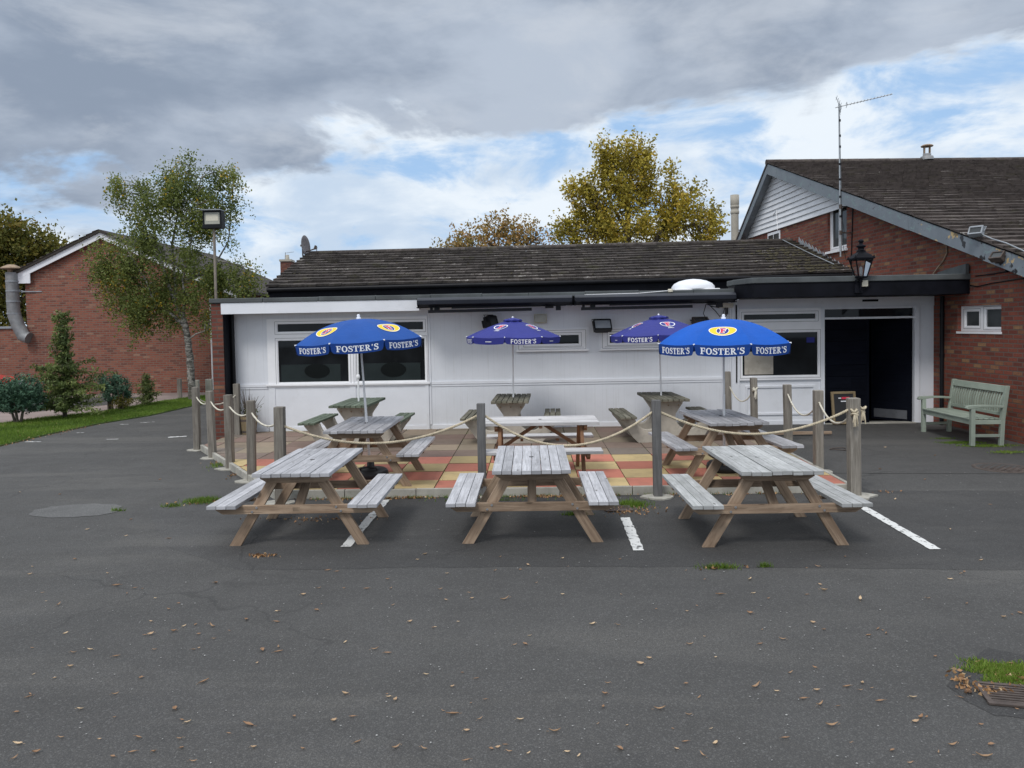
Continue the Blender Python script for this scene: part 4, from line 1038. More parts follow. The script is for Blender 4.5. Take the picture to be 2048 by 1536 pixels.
MB().lathe([(.075, HH+.15), (.055, HH+.165), (.05, HH+.20), (.075, HH+.215), (.08, HH+.235), (.05, HH+.255), (.03, HH+.265), (.028, HH+.29), (.045, HH+.305), (.047, HH+.325), (.03, HH+.345), (0, HH+.36)], n=16).build('finial', 'black_paint', ln)
MB().lathe([(0, .02), (.02, .03), (.028, .10), (.028, .17), (.018, .20), (0, .21)], n=12).build('lamp_bulb', 'white_pvc', ln)
b = MB(); b.tube([(0, 0, 0), (0, 0, -.07)], .03, 10); b.tube([(0, 0, -.06), (-.0, .03, -.22)], .018, 8); b.box(-.09, .05, .045, .075, -.26, -.06); b.tube([(-.08, .04, -.08), (-.1, 0, -.04), (-.05, -.01, -.02), (0, 0, -.03)], .010, 6); b.tube([(.05, .04, -.2), (.12, .03, -.16), (.19, .045, -.11)], .008, 5)
b.build('bracket', 'black_paint', ln)
MB().box(.03, .14, .03, .075, -.15, -.04).build('wiring_box', 'cream_plastic', ln, .006)

# floodlight on a pole behind the left end of the roof
pb = AY(432, 600, 15.6)
fp_ = thing('pole_floodlight', 'big square floodlight on a thin rusty pole at the left end of the flat roof', 'floodlight', (pb.x, 15.6, 2.66))
pt = AY(428, 458, 15.6)
MB().tube([(0, 0, 0), (pt.x-pb.x, 0, pt.z-2.66)], .027, 10).build('pole', 'pole_metal', fp_)
hx, hz = pt.x-pb.x, pt.z-2.66+.18
b = MB(); b.prism([(-.205, -.19), (.205, -.19), (.205, .19), (-.205, .19)], -.07, .08, 'y'); b.prism([(-.17, -.15), (.17, -.15), (.17, .15), (-.17, .15)], .08, .2, 'y')
b.box(-.205, .205, -.11, -.0701, -.19, -.10); b.box(-.205, .205, -.09, -.0701, .155, .19); b.box(-.205, -.165, -.09, -.0701, -.10, .155); b.box(.165, .205, -.09, -.0701, -.10, .155)
h_ = b.build('housing', 'black_plastic', fp_, .006); h_.location = (hx, 0, hz); h_.scale = (.93, 1, .93)
le = MB().box(-.164, .164, -.082, -.0705, -.099, .154); le = le.build('lens', 'mesh_lens', fp_); le.location = (hx, 0, hz); le.scale = (.93, 1, .93)
vi = MB().box(-.21, .21, -.16, .1, .192, .212); vi = vi.build('visor', 'lead', fp_); vi.location = (hx, 0, hz); vi.scale = (.93, 1, .93)
rf = MB().box(-.13, .13, -.0865, -.0825, -.03, .11); rf = rf.build('reflector', 'cream_plastic', fp_); rf.location = (hx, 0, hz); rf.scale = (.93, 1, .93)

# ------------------------------------------------------------------ the brick house at the left
HY = 26.0
hL, hA, hR = AY(50, 560, HY), AY(205, 466, HY), AY(452, 600, HY)
eL = AY(24, 556, HY)
slope = (hA.z-eL.z)/(hA.x-eL.x)
ho = thing('brick_house', 'red brick house end wall with white verge behind the birch tree', 'house', (hA.x, HY, 0))
def hz_(x): return hA.z-slope*abs(x)-.10
xl, xr = hL.x-hA.x, hR.x-hA.x
MB().prism([(xl, -.1), (xr, -.1), (xr, hz_(xr)), (0, hz_(0)), (xl, hz_(xl))], 0, 9, 'y').build('wall', 'brick_orange', ho)
b = MB(); el = eL.x-hA.x
for a, c in ((el, 0), (xr+.4, 0)):
    za, zc_ = hA.z-slope*abs(a), hA.z
    q = [(a, za-.20), (c, zc_-.20), (c, zc_-.0), (a, za)]
    b.prism(q, -.16, -.12, 'y')
b.prism([(el, hA.z-slope*abs(el)-.20), (el+.72, hA.z-slope*abs(el)-.20), (el+.72, hA.z-slope*abs(el+.72)-.20), ], -.158, -.12, 'y')
b.build('bargeboard', 'white_paint', ho)
b = MB()
for a, c in ((el-.08, 0), (xr+.5, 0)):
    za, zc_ = hA.z-slope*abs(a), hA.z; b.prism([(a, za+.002), (c, zc_+.002), (c, zc_+.10), (a, za+.10)], -.22, 9.2, 'y')
n = 14
for k in range(n):
    x_ = el*(1-k/n); zz = hA.z-slope*abs(x_); b.prism([(x_, zz+.10), (x_-el/n*.98, zz+.1+slope*(-el/n)), (x_, zz+.135)], -.24, 9.2, 'y')
b.build('roof', 'roof_tile', ho)
dpx = AY(421, 600, HY-.1).x-hA.x
MB().tube([(dpx, -.08, .1), (dpx, -.08, hz_(dpx)-.1)], .05, 10).build('downpipe', 'pole_white', ho)
# low annexe wall to the left of it
aw = AY(0, 655, 26.4)
an = thing('brick_wall', 'low flat topped brick wall with pale coping at the far left', 'wall', (hL.x-4, 26.4, 0))
MB().box(-14, 3.98, 0, .3, -.1, aw.z-.05).build('brickwork', 'brick_orange', an)
MB().box(-14, 3.98, -.06, .36, aw.z-.049, aw.z+.03).build('coping', 'lead', an, .01)
# galvanised extract duct
d0 = AY(32, 560, 25.9)
du = thing('extract_duct', 'silver galvanised extract duct with a rusty cowl against the brick house', 'duct', (d0.x, 25.85, 0))
def DP(x, y): q = AY(x, y, 25.85); return (q.x-d0.x, 0, q.z)
b = MB(); path = [DP(24, 545), DP(26, 600), DP(28, 630), DP(34, 652), DP(44, 672)]
b.tube(path[:3], .20, 16); b.build('duct', 'galv_dull', du)
b = MB(); b.tube([DP(28, 629), DP(36, 650), DP(47, 672), DP(58, 676)], .205, 16); b.build('elbow', 'galv_dull', du)
b = MB()
for y in (563, 582, 603, 627): q = DP(25+(y-560)*.04, y); b.tube([(q[0], 0, q[2]-.025), (q[0], 0, q[2]+.025)], .215, 16)
q = DP(26, 583); b.beam((q[0]+.1, .1, q[2]), (q[0]+.9, .15, q[2]-.01), .04, .04); b.build('clamp', 'lead', du)
q = DP(23, 545); MB().lathe([(.12, .0), (.12, .12), (.36, .12), (.30, .17), (.12, .26), (0, .27)], (q[0], 0, q[2]), 20).build('cowl', 'rust', du)

# ------------------------------------------------------------------ house far behind
P1, P2 = AY(440, 552, 35), AY(549, 569, 45)
dv_ = Vector((P2.x-P1.x, P2.y-P1.y, 0)); LH = dv_.length; ang = atan2(dv_.y, dv_.x)
fh = thing('far_house', 'distant house with brown tiled roof, white eaves and brick chimney behind the birch', 'house', (P1.x, P1.y, 0), ang)
MB().box(1.2, LH-.3, .4, 7, -.1, 4.62).build('wall', 'brick_orange', fh)
MB().prism([(-.1, 4.74), (3.9, 6.15), (7.6, 4.74), (7.6, 4.66), (-.1, 4.66)], .9, LH, 'x').build('roof', 'roof_tile_far', fh)
MB().box(.9, LH, -.16, -.101, 4.58, 4.78).build('fascia', 'white_paint', fh)
for x in (1.6, 5.2, 8.4):
    o = MB().box(x, x+2.0, .34, .398, 3.0, 4.35).build('window', 'white_pvc', fh); 
    MB().box(x+.1, x+.95, .325, .339, 3.1, 4.25).build('pane', 'glass_grey', o); MB().box(x+1.05, x+1.9, .325, .339, 3.1, 4.25).build('pane', 'glass_grey', o)
c0 = AY(575, 548, 46); lc = fh.matrix_basis.inverted() @ c0
b = MB().box(lc.x-.45, lc.x+.45, lc.y-.3, lc.y+.3, 4.6, AY(575, 524, 46).z); ch = b.build('chimney', 'brick_dark', fh)
b = MB().box(lc.x-.5, lc.x+.5, lc.y-.35, lc.y+.35, AY(575, 524, 46).z+.002, AY(575, 521, 46).z+.03); b.lathe([(.14, 0), (.12, .3), (.10, .3)], (lc.x, lc.y, AY(575, 521, 46).z+.03), 10); b.build('chimney_pot', 'flue_stone', ch)
zt = AY(568, 506, 46).z
b = MB(); b.tube([(lc.x-.4, lc.y, 5.2), (lc.x-.4, lc.y, zt)], .02, 6); b.tube([(lc.x-.45, lc.y, zt-.05), (lc.x+.0, lc.y-.4, zt+.06)], .015, 5); b.build('aerial', 'galv', ch)
def print_mat():
    m, nt, b = new_mat('print_multi'); setp(nt, b, col=attr_c(nt, 'col'), rough=0.65, spec=0.25)
print_mat()
# ------------------------------------------------------------------ A-frame picnic tables
def picnic(label, loc, rotz, top='wood_grey', leg='wood_brown'):
    t = thing('picnic_table', label, 'picnic table', loc, rotz, 'wooden A-frame picnic tables')
    b = MB()
    for k in range(8):
        x0 = -.368+k*.0925+RNG.uniform(-.0018, .0018); dz = RNG.uniform(-.0035, .0035)
        b.box(x0, x0+.0875, -.75+RNG.uniform(-.004, .004), .75+RNG.uniform(-.004, .004), .703+dz, .74+dz, grain=1)
    to = b.build('tabletop', top, t, .003)
    MB().lathe([(.024, 0), (.024, .003), (.019, .003), (.019, -.01)], (0.0, 0, .7405), 14).build('parasol_hole', 'rubber', to)
    for s in (-1, 1):
        b = MB()
        for k in range(3):
            x0 = s*.67-.14+k*.0945; dz = RNG.uniform(-.002, .002)
            b.box(x0, x0+.0895, -.75+RNG.uniform(-.004, .004), .75+RNG.uniform(-.004, .004), .405+dz, .44+dz, grain=1)
        b.build('bench_seat', top, t, .003)
    for e in (-1, 1):
        for s in (-1, 1):
            poly = [(s*.625-.056, 0), (s*.625+.056, 0), (s*.20+.056, .70), (s*.20-.056, .70)]
            b = MB().prism(poly, e*.53-.0225, e*.53+.0225, 'y', grain=(s*-.425, 0, .7)); b.build('leg', leg, t, .003)
        y0, y1 = (e*.555, e*.597) if e > 0 else (e*.597, e*.555)
        b = MB().prism([(-.72, .322), (.72, .322), (.785, .362), (.785, .404), (-.785, .404), (-.785, .362)], y0, y1, 'y', grain=(1, 0, 0)); cb = b.build('crossbar', leg, t, .003)
        for s in (-1, 1):
            for (bx, bz) in ((s*.385, .385), (s*.43, .345)):
                MB().tube([(bx, e*.596, bz), (bx, e*.604, bz)], .011, 10, sm=False).build('bolt', 'steel', cb)
        MB().prism([(-.275, .622), (.275, .622), (.345, .665), (.345, .702), (-.345, .702), (-.345, .665)], y0, y1, 'y', grain=(1, 0, 0)).build('top_batten', leg, t, .003)
        MB().beam((0, e*.535, .355), (0, e*.06, .668), .085, .04, up=(0, 0, 1)).build('brace', leg, t, .003)
        MB().box(-.80, -.52, e*.25-.02, e*.25+.02, .372, .404, grain=0).build('seat_batten', leg, t, .002)
        MB().box(.52, .80, e*.25-.02, e*.25+.02, .372, .404, grain=0).build('seat_batten', leg, t, .002)
    MB().box(-.33, .33, -.022, .022, .662, .702, grain=0).build('top_batten', leg, t, .002)
    return t
T1 = picnic('wooden picnic table at front left with a small plate on its crossbar', (-2.29, 7.94, 0), .004)
MB().box(-.035, .035, -.600, -.5975, .348, .385).build('name_plate', 'rust', T1)
T2 = picnic('wooden picnic table in the middle of the front row, end on to the camera', (-.02, 7.93, 0), .003)
T3 = picnic('wooden picnic table at front right beside the long white bay line', (2.23, 7.73, 0), .018, 'wood_grey_algae')
T4 = picnic('wooden picnic table with the royal blue parasol through it on the patio', (-2.20, 10.16, PZ), -.012, 'wood_grey_dull')
T6 = picnic('wooden picnic table with the bright blue parasol through it on the patio', (2.51, 10.36, PZ), .075, 'wood_grey_dull')
T5 = picnic('newer reddish picnic table set sideways in the middle of the patio', (.10, 10.26, PZ), pi/2+.01, 'wood_new', 'wood_red')
for c in T5.children:
    if c.name.startswith('brace'): pass

# ------------------------------------------------------------------ concrete tables with plank tops
def concrete_table(label, loc, rotz, top):
    t = thing('concrete_table', label, 'picnic table', loc, rotz, 'concrete picnic tables along the white wall')
    b = MB(); n = 7
    for k in range(n):
        x0 = -.315+k*.0905; b.box(x0, x0+.079, -.70+RNG.uniform(-.01, .01), .70+RNG.uniform(-.01, .01), .70+RNG.uniform(-.004, .004), .742+RNG.uniform(-.003, .003), grain=1)
    b.build('tabletop', top, t, .005)
    for s in (-1, 1):
        b = MB()
        for k in range(3):
            x0 = s*.70-.135+k*.096; b.box(x0, x0+.082, -.70, .70, .425, .462, grain=1)
        b.build('bench_seat', top, t, .005)
    # moulded end slab: pedestal and two curved seat arms cut by round openings
    right = [(.255, .70), (.238, .645), (.17, .55), (.122, .475)]
    cxx, czz, rr = .335, .43, .215
    arc = [(cxx+rr*cos(a), czz+rr*sin(a)) for a in np.linspace(radians(172), radians(345), 14)]
    right += arc+[(.560, .424), (.815, .424), (.80, .37), (.72, .28), (.60, .10), (.50, 0.0)]
    poly = [(x, z) for x, z in right]
    left = [(-x, z) for x, z in right[::-1]]
    full = poly+left
    for e in (-1, 1):
        b = MB().prism(full, e*.42-.055, e*.42+.055, 'y'); b.build('end_slab', 'concrete', t, .008)
        bb = MB()
        for xx in (-.17, 0, .17): bb.tube([(xx, e*.477, .62), (xx, e*.482, .62)], .014, 8)
        bb.build('fixing', 'rust', t)
    MB().box(-.10, .10, -.365, .365, .03, .14).build('tie_beam', 'concrete', t, .008)
    return t
C1 = concrete_table('concrete picnic table with green painted planks below the big window', (-2.97, 13.15, PZ), -.035, 'wood_green')
C2 = concrete_table('concrete picnic table with narrow mossy planks under the middle purple parasol', (-.35, 13.46, PZ), -.03, 'wood_mossy')
C3 = concrete_table('concrete picnic table with mossy planks under the purple parasol near the entrance', (2.24, 13.37, PZ), .04, 'wood_mossy')

# ------------------------------------------------------------------ lettering drawn as outlines
def letter(ch, serif=True):
    P = []
    R = lambda x0, y0, x1, y1: P.append([(x0, y0), (x1, y0), (x1, y1), (x0, y1)])
    def ring(cx_, cy_, ax_, ay_, bx_, by_, a0, a1, n=16):
        A = np.linspace(a0, a1, n+1)
        for i in range(n):
            p, q = A[i], A[i+1]
            P.append([(cx_+bx_*cos(p), cy_+by_*sin(p)), (cx_+ax_*cos(p), cy_+ay_*sin(p)), (cx_+ax_*cos(q), cy_+ay_*sin(q)), (cx_+bx_*cos(q), cy_+by_*sin(q))])
    def ribbon(pts, ws):
        pts = [Vector(p) for p in pts]; L, Rr = [], []
        for i, p in enumerate(pts):
            t = (pts[min(i+1, len(pts)-1)]-pts[max(i-1, 0)]).normalized(); n_ = Vector((-t.y, t.x))*ws[i]/2
            L.append(p+n_); Rr.append(p-n_)
        for i in range(len(pts)-1): P.append([tuple(Rr[i]), tuple(Rr[i+1]), tuple(L[i+1]), tuple(L[i])])
    th = .11 if serif else .17
    if ch == 'F':
        if serif: R(.12, .10, .33, .90); R(.02, 0, .45, .10); R(.02, .89, .70, 1); R(.61, .66, .70, .888); R(.332, .45, .53, .56); R(.531, .36, .60, .65); wd = .74
        else: R(.06, 0, .25, 1); R(.251, 1-th, .62, 1); R(.251, .43, .56, .43+th); wd = .66
    elif ch == 'E':
        if serif: R(.12, .11, .33, .89); R(.02, .89, .70, 1); R(.61, .68, .70, .888); R(.332, .45, .53, .56); R(.531, .37, .60, .64); R(.02, 0, .74, .108); R(.65, .11, .74, .33); wd = .78
        else: R(.06, 0, .25, 1); R(.251, 1-th, .62, 1); R(.251, .42, .57, .42+th); R(.251, 0, .63, th); wd = .70
    elif ch == 'T':
        if serif: R(.29, .10, .50, .888); R(.18, 0, .61, .098); R(.02, .89, .77, 1); R(.02, .64, .11, .888); R(.68, .64, .77, .888); wd = .80
        else: R(.24, 0, .43, 1-th-.002); R(.0, 1-th, .67, 1); wd = .68
    elif ch == 'O':
        ring(.44, .5, .43, .52, .215, .40, 0, 2*pi, 26) if serif else ring(.42, .5, .40, .52, .22, .35, 0, 2*pi, 26); wd = .88 if serif else .84
    elif ch == 'R':
        if serif: R(.12, .10, .33, 1); R(.02, 0, .44, .098); R(.02, .89, .118, 1); ring(.331, .73, .37, .27, .17, .17, -pi/2, pi/2, 14); P.append([(.34, .46), (.52, .48), (.84, .09), (.60, .09)]); R(.60, 0, .92, .088); wd = .92
        else: R(.06, 0, .25, 1); ring(.251, .70, .38, .30, .19, .14, -pi/2, pi/2, 14); P.append([(.26, .40), (.45, .42), (.66, 0), (.46, 0)]); wd = .70
    elif ch == 'S':
        pts = [(.60, .74), (.57, .85), (.46, .945), (.32, .945), (.19, .88), (.15, .76), (.20, .65), (.34, .565), (.50, .48), (.60, .37), (.61, .23), (.53, .11), (.38, .055), (.22, .07), (.11, .16), (.08, .26)]
        ws = [.10, .11, .11, .12, .16, .19, .19, .20, .20, .19, .18, .15, .12, .11, .11, .10] if serif else [.16]*16
        ribbon(pts, ws)
        if serif: R(.585, .66, .66, 1.0); R(.03, 0.0, .105, .34)
        wd = .72 if serif else .70
    else: P.append([(.06, .66), (.12, .66), (.22, 1.0), (.05, 1.0)]); wd = .26
    return P, wd
def text_polys(txt, serif=True, gap=.05):
    out = []; x = 0
    for ch in txt:
        P, wd = letter(ch, serif)
        for p in P: out.append([(x+a, c) for a, c in p])
        x += wd+gap
    x -= gap
    return [[(a-x/2, c-.5) for a, c in p] for p in out], x

# ------------------------------------------------------------------ parasols
def parasol(label, base, top, R, hdome, zrim, vh, rot, fabric, valf, kind, emb, pole='pole_white', basefoot=False, pole_r=.0135, group='parasols over the patio tables'):
    base, top = Vector(base), Vector(top); ax = (top-base); H = ax.length
    q = Vector((0, 0, 1)).rotation_difference(ax.normalized())
    t = thing('parasol', label, 'parasol', tuple(base), 0, group)
    t.rotation_mode = 'QUATERNION'; t.rotation_quaternion = q
    pw = 2.15 if kind == 'dome' else 1.30
    zr = H-hdome
    def prof(s): return zr+hdome*(1-s**pw)
    def rib(k, s):
        a = -pi/2+rot+(k-.5)*pi/4
        return Vector((R*s*cos(a), R*s*sin(a), prof(s)))
    def S(k, s, tt):
        p = rib(k, s).lerp(rib(k+1, s), tt); p.z -= .026*sin(pi*tt)*s*(1.15-.5*s); return p
    def SN(k, s, tt):
        a = S(k, min(s+.01, 1.02), tt)-S(k, s-.01, tt); c = S(k, s, tt+.01)-S(k, s, tt-.01); n = c.cross(a)
        return -n.normalized() if n.z < 0 else n.normalized()
    MB().tube([(0, 0, 0.02), (0, 0, H*.5)], pole_r*1.25, 10).build('pole', pole, t)
    MB().tube([(0, 0, H*.5), (0, 0, H+.015)], pole_r, 10).build('upper_pole', pole, t)
    b = MB(); NS = 12
    for k in range(8):
        for i in range(NS):
            for j in range(6):
                s0, s1 = .02+.98*i/NS, .02+.98*(i+1)/NS
                b.face([S(k, s0, j/6), S(k, s1, j/6), S(k, s1, (j+1)/6), S(k, s0, (j+1)/6)], r=.5, sm=False)
    can = b.build('canopy', fabric, t)
    w_ = can.modifiers.new('weld', 'WELD'); w_.merge_threshold = .0005
    for k in range(8):
        b = MB(); b.tube([rib(k, s)-Vector((0, 0, .012)) for s in np.linspace(.04, .985, 8)], .006, 6); rb = b.build('rib', pole, t)
        tip = rib(k, 1.0); out = Vector((tip.x, tip.y, 0)).normalized()
        MB().tube([tip-out*.012, tip+out*.014], .009, 8).build('rib_tip', 'print_white', rb)
        MB().tube([rib(k, .52)-Vector((0, 0, .02)), (0.02*out.x, .02*out.y, prof(.52)-.10)], .005, 5).build('strut', pole, t)
    MB().lathe([(.035, -.12), (.035, -.05), (.02, -.04)], (0, 0, prof(.52)), 12).build('runner', 'pole_white', t)
    b = MB()
    if kind == 'dome': b.lathe([(.03, 0), (.03, .02), (.018, .03), (.022, .045), (.016, .06), (0, .064)], (0, 0, H), 14)
    else: b.lathe([(.016, .03), (.018, .045), (.012, .055), (0, .06)], (0, 0, H), 12)
    b.build('finial', 'print_white', t)
    if kind != 'dome':
        b = MB()
        for k in range(8):
            P0 = Vector((0, 0, H+.036)); A = rib(k, .20)+Vector((0, 0, .030)); B = rib(k+1, .20)+Vector((0, 0, .030)); M_ = A.lerp(B, .5)*1.0+Vector((0, 0, .012))
            b.face([P0, A, M_]); b.face([P0, M_, B]); 
            dz = Vector((0, 0, -.028)); b.face([A, A+dz, M_+dz, M_]); b.face([M_, M_+dz, B+dz, B])
        b.build('vent_cap', fabric, t)
    # hanging valance
    v = MB(); vn = 16; flare = .03 if kind == 'dome' else .045
    def V(k, tt, d_):      # d_: distance below the rim
        p = S(k, 1.0, tt); o = Vector((p.x, p.y, 0)).normalized()
        return p+Vector((0, 0, -d_))+o*(.004-flare*d_*(1 if kind != 'dome' else .6))
    def bot(tt):
        e = min(tt, 1-tt)
        g = .018 if kind == 'dome' else .010
        if e < g: return vh*.22
        c_ = min(1.0, (e-g)/.06); return vh*(.52+.48*sqrt(max(0, 1-(1-c_)**2)))+(.006*sin(pi*tt) if kind == 'dome' else 0)
    tts = sorted({0, .0101, .0181, .0185, .03, .05, .08, .13, .2, .3, .4, .5, .6, .7, .8, .87, .92, .95, .97, .9815, .9819, .9899, 1.0})
    for k in range(8):
        for i in range(len(tts)-1):
            a, c = tts[i], tts[i+1]; ba, bc = bot(a), bot(c)
            for m_ in range(3): v.face([V(k, a, ba*m_/3), V(k, a, ba*(m_+1)/3), V(k, c, bc*(m_+1)/3), V(k, c, bc*m_/3)], r=.5)
    vo = v.build('valance', valf, t, solid=.002)
    serif = kind == 'dome'
    polys, tw = text_polys("FOSTER'S", serif)
    chord = 2*R*sin(pi/8)
    hh = .60*vh if serif else .66*vh
    cond = (.78*chord/(tw*hh)) if serif else (.69*chord/(tw*hh))
    zc_ = vh*.54
    def onval(k, x, y, off):
        tt = .5+x/chord; p = V(k, tt, zc_-y); 
        dn = V(k, tt+.01, zc_-y)-V(k, tt-.01, zc_-y); n_ = dn.cross(Vector((0, 0, 1))).normalized()
        if n_.dot(Vector((p.x, p.y, 0))) < 0: n_ = -n_
        return p+n_*off
    for k in range(8):
        if not serif and (k+emb) % 2 == 0:
            b = MB()
            for i in range(5): x0 = -.06+i*.024; b.face([onval(k, x0, -.006, .005), onval(k, x0+.02, -.006, .005), onval(k, x0+.02, .006, .005), onval(k, x0, .006, .005)])
            b.build('small_print', 'print_white', vo); continue
        b = MB()
        for i, p in enumerate(polys):
            off = .0042+.00012*(i % 7); b.face([onval(k, x*hh*cond, y*hh, off) for x, y in p])
        b.build('lettering', 'print_white', vo)
    # round emblem with a letter F on every other panel
    s0 = .69 if kind == 'dome' else .50
    def onp(k, x, y, off):
        sl = (S(k, s0+.05, .5)-S(k, s0-.05, .5)).length/.1
        s = s0-y/sl; ch_ = (rib(k+1, s)-rib(k, s)).length; tt = .5+x/ch_
        return S(k, s, tt)+SN(k, s, tt)*off
    Y_, W_, N_, R_ = (.80, .56, .035), (.82, .82, .84), (.025, .035, .22), (.60, .03, .08)
    for k in range(8):
        if (k+emb) % 2: continue
        b = MB()
        def annulus(a1, b1, a0, b0, col, off, n=40):
            for i in range(n):
                p, q_ = 2*pi*i/n, 2*pi*(i+1)/n
                for lo, hi in ((0, .5), (.5, 1)):
                    f = lambda a, m_: onp(k, (a0+(a1-a0)*m_)*cos(a), (b0+(b1-b0)*m_)*sin(a), off)
                    b.face([f(p, lo), f(p, hi), f(q_, hi), f(q_, lo)], col=col)
        def glyphF(sc, col, off, grow=0.0, dy=0):
            for x0, y0, x1, y1 in ((-.22, -.5, .02, .5), (.02, .28, .36, .5), (.02, -.08, .28, .12), (-.34, -.5, -.22, -.36), (.02, -.5, .14, -.36), (-.34, .36, -.22, .5)):
                g = grow; b.face([onp(k, (x0-g)*sc, (y0-g)*sc+dy, off), onp(k, (x1+g)*sc, (y0-g)*sc+dy, off), onp(k, (x1+g)*sc, (y1+g)*sc+dy, off), onp(k, (x0-g)*sc, (y1+g)*sc+dy, off)], col=col); off += .0002
        if kind == 'dome':
            annulus(.172, .112, .163, .103, W_, .006); annulus(.163, .103, .080, .086, Y_, .006)
            annulus(.080, .086, .074, .080, W_, .006); annulus(.074, .080, 0.0, 0.0, N_, .006)
            glyphF(.108, W_, .0075, .08); glyphF(.108, R_, .0095)
        else:
            annulus(.130, .100, .114, .085, W_, .006); annulus(.114, .085, 0, 0, N_, .006)
            glyphF(.135, W_, .0075, .05); glyphF(.135, R_, .0095)
            for r_ in range(2):
                for i in range(4+r_*2): x0 = -.035-.012*r_+i*.018; b.face([onp(k, x0, -.137-r_*.020, .005), onp(k, x0+.015, -.137-r_*.020, .005), onp(k, x0+.015, -.125-r_*.020, .005), onp(k, x0, -.125-r_*.020, .005)], col=W_)
        b.build('emblem', 'print_multi', can)
    return t
def foot(par):
    t = bpy.data.objects.new('base', None); COL.objects.link(t); t.parent = par; t.rotation_mode = 'QUATERNION'; t.rotation_quaternion = par.rotation_quaternion.inverted(); t.location = (0, 0, PZ-.12)
    MB().lathe([(.0, 0), (.215, 0), (.232, .02), (.235, .06), (.225, .10), (.195, .125), (.12, .13), (.06, .135), (.05, .15), (.045, .26), (.02, .26)], n=32).build('body', 'rubber', t)
    MB().tube([(-.11, -.13, .12), (-.10, -.15, .16), (.0, -.17, .175), (.10, -.15, .16), (.11, -.13, .12)], .012, 8).build('handle', 'rubber', t)
PA = parasol('royal blue domed parasol leaning over the left patio table', (-2.165, 10.20, .12), (-2.27, 10.18, 2.215), .855, .285, 0, .122, radians(9.5), 'fabric_royal', 'fabric_blue_dark', 'dome', 1)
PB = parasol('bright blue domed parasol over the right patio table', (2.555, 10.38, .12), (2.56, 10.38, 2.13), .885, .315, 0, .133, radians(-15), 'fabric_blue', 'fabric_blue_dark', 'dome', 0)
parasol('purple octagonal parasol in front of the left small window', (-.335, 13.44, .12), (-.315, 13.44, 2.19), .82, .29, 0, .108, radians(14.5), 'fabric_purple', 'fabric_purple', 'cone', 1, pole='pole_white', pole_r=.0125)
parasol('purple octagonal parasol half hidden behind the bright blue one', (2.235, 13.36, .12), (2.19, 13.36, 2.19), .83, .29, 0, .108, radians(-33), 'fabric_purple', 'fabric_purple', 'cone', 1, pole='pole_white', pole_r=.0125)
foot(PA); foot(PB)
bp = thing('parasol_pole', 'bare white parasol pole standing in the green planked concrete table', 'pole', (-2.98, 13.2, PZ+.02))
MB().tube([(0, 0, 0), (0, 0, 1.75)], .016, 10).build('pole', 'pole_white', bp); MB().lathe([(.02, -.04), (.032, -.02), (.032, .02), (.02, .04)], (0, 0, 1.14), 12).build('joint', 'pole_white', bp)

# ------------------------------------------------------------------ timber posts and ropes
POSTS = {}
def post(key, bx, by, tx, ty, label, w_=.1, zb=0.0, Yd=None, footing=True, rz=.0):
    base = G(bx, by, zb); tp_ = AY(tx, ty, base.y)
    t = thing('timber_post', label, 'post', (base.x, base.y, zb), 0, 'timber posts strung with rope round the patio')
    d_ = tp_-base; b = MB(); b.beam((0, 0, -.02), tuple(d_), w_, w_, up=(sin(rz), cos(rz), 0)); b.build('shaft', 'wood_post_dark' if key in 'MN' else 'wood_post', t, .007)
    if footing:
        f = MB(); f.prism([(w_*1.15*RNG.uniform(.75, 1.25)*cos(a)*1.6, w_*1.1*RNG.uniform(.75, 1.25)*sin(a)*1.2-.03) for a in np.linspace(0, 2*pi, 11)[:-1]], -.02, .012+RNG.uniform(0, .008), 'z'); f.build('footing', 'kerb_concrete', t)
    POSTS[key] = (base, tp_); return t
post('A', 395, 900, 391, 774, 'grey timber post farthest left round the patio, nearest the drive', .105)
post('B', 425.7, 916, 419, 782, 'grey timber post with a knot in the wood, just left of the brick pier', .105)
post('C', 461, 938, 456, 789.5, 'grey timber post third along the slanting left edge of the patio', .105, rz=.1)
post('D', 504, 962, 501.5, 801, 'grey timber post in front of the wooden plant tub', .11, rz=-.15)
post('E', 562, 1006, 559, 813.6, 'grey timber post rising behind the front left picnic table', .115)
post('F', 476, 869, 473, 767.5, 'grey timber post against the white wall beside the black downpipe', .105, zb=PZ, footing=False)
post('M', 965.5, 992, 961.5, 806.5, 'dark grey timber post behind the middle front picnic table', .10)
post('N', 1315.8, 994.6, 1312, 800, 'timber post with pale scratches between the middle and right front tables', .10)
post('R1', 1708.5, 992, 1706.5, 796, 'timber post with frayed rope knots at the front right corner of the patio', .125)
post('R2', 1637, 944, 1636, 780.5, 'timber post second from the front on the right edge of the patio', .115)
post('R3', 1577, 890, 1574, 769, 'timber post at the entrance gap with one rope end, left of the doorway sign', .115, zb=.04)
post('R4', 1509, 871, 1507, 755.5, 'timber post with a tied rope knot in front of the entrance window panel', .105, zb=PZ, footing=False)
post('R5', 1457, 864, 1454, 743, 'tallest looking timber post close to the white wall behind the bright blue parasol', .11, zb=PZ, footing=False)
def pp(k, frac):
    a, c = POSTS[k]; return a.lerp(c, frac)
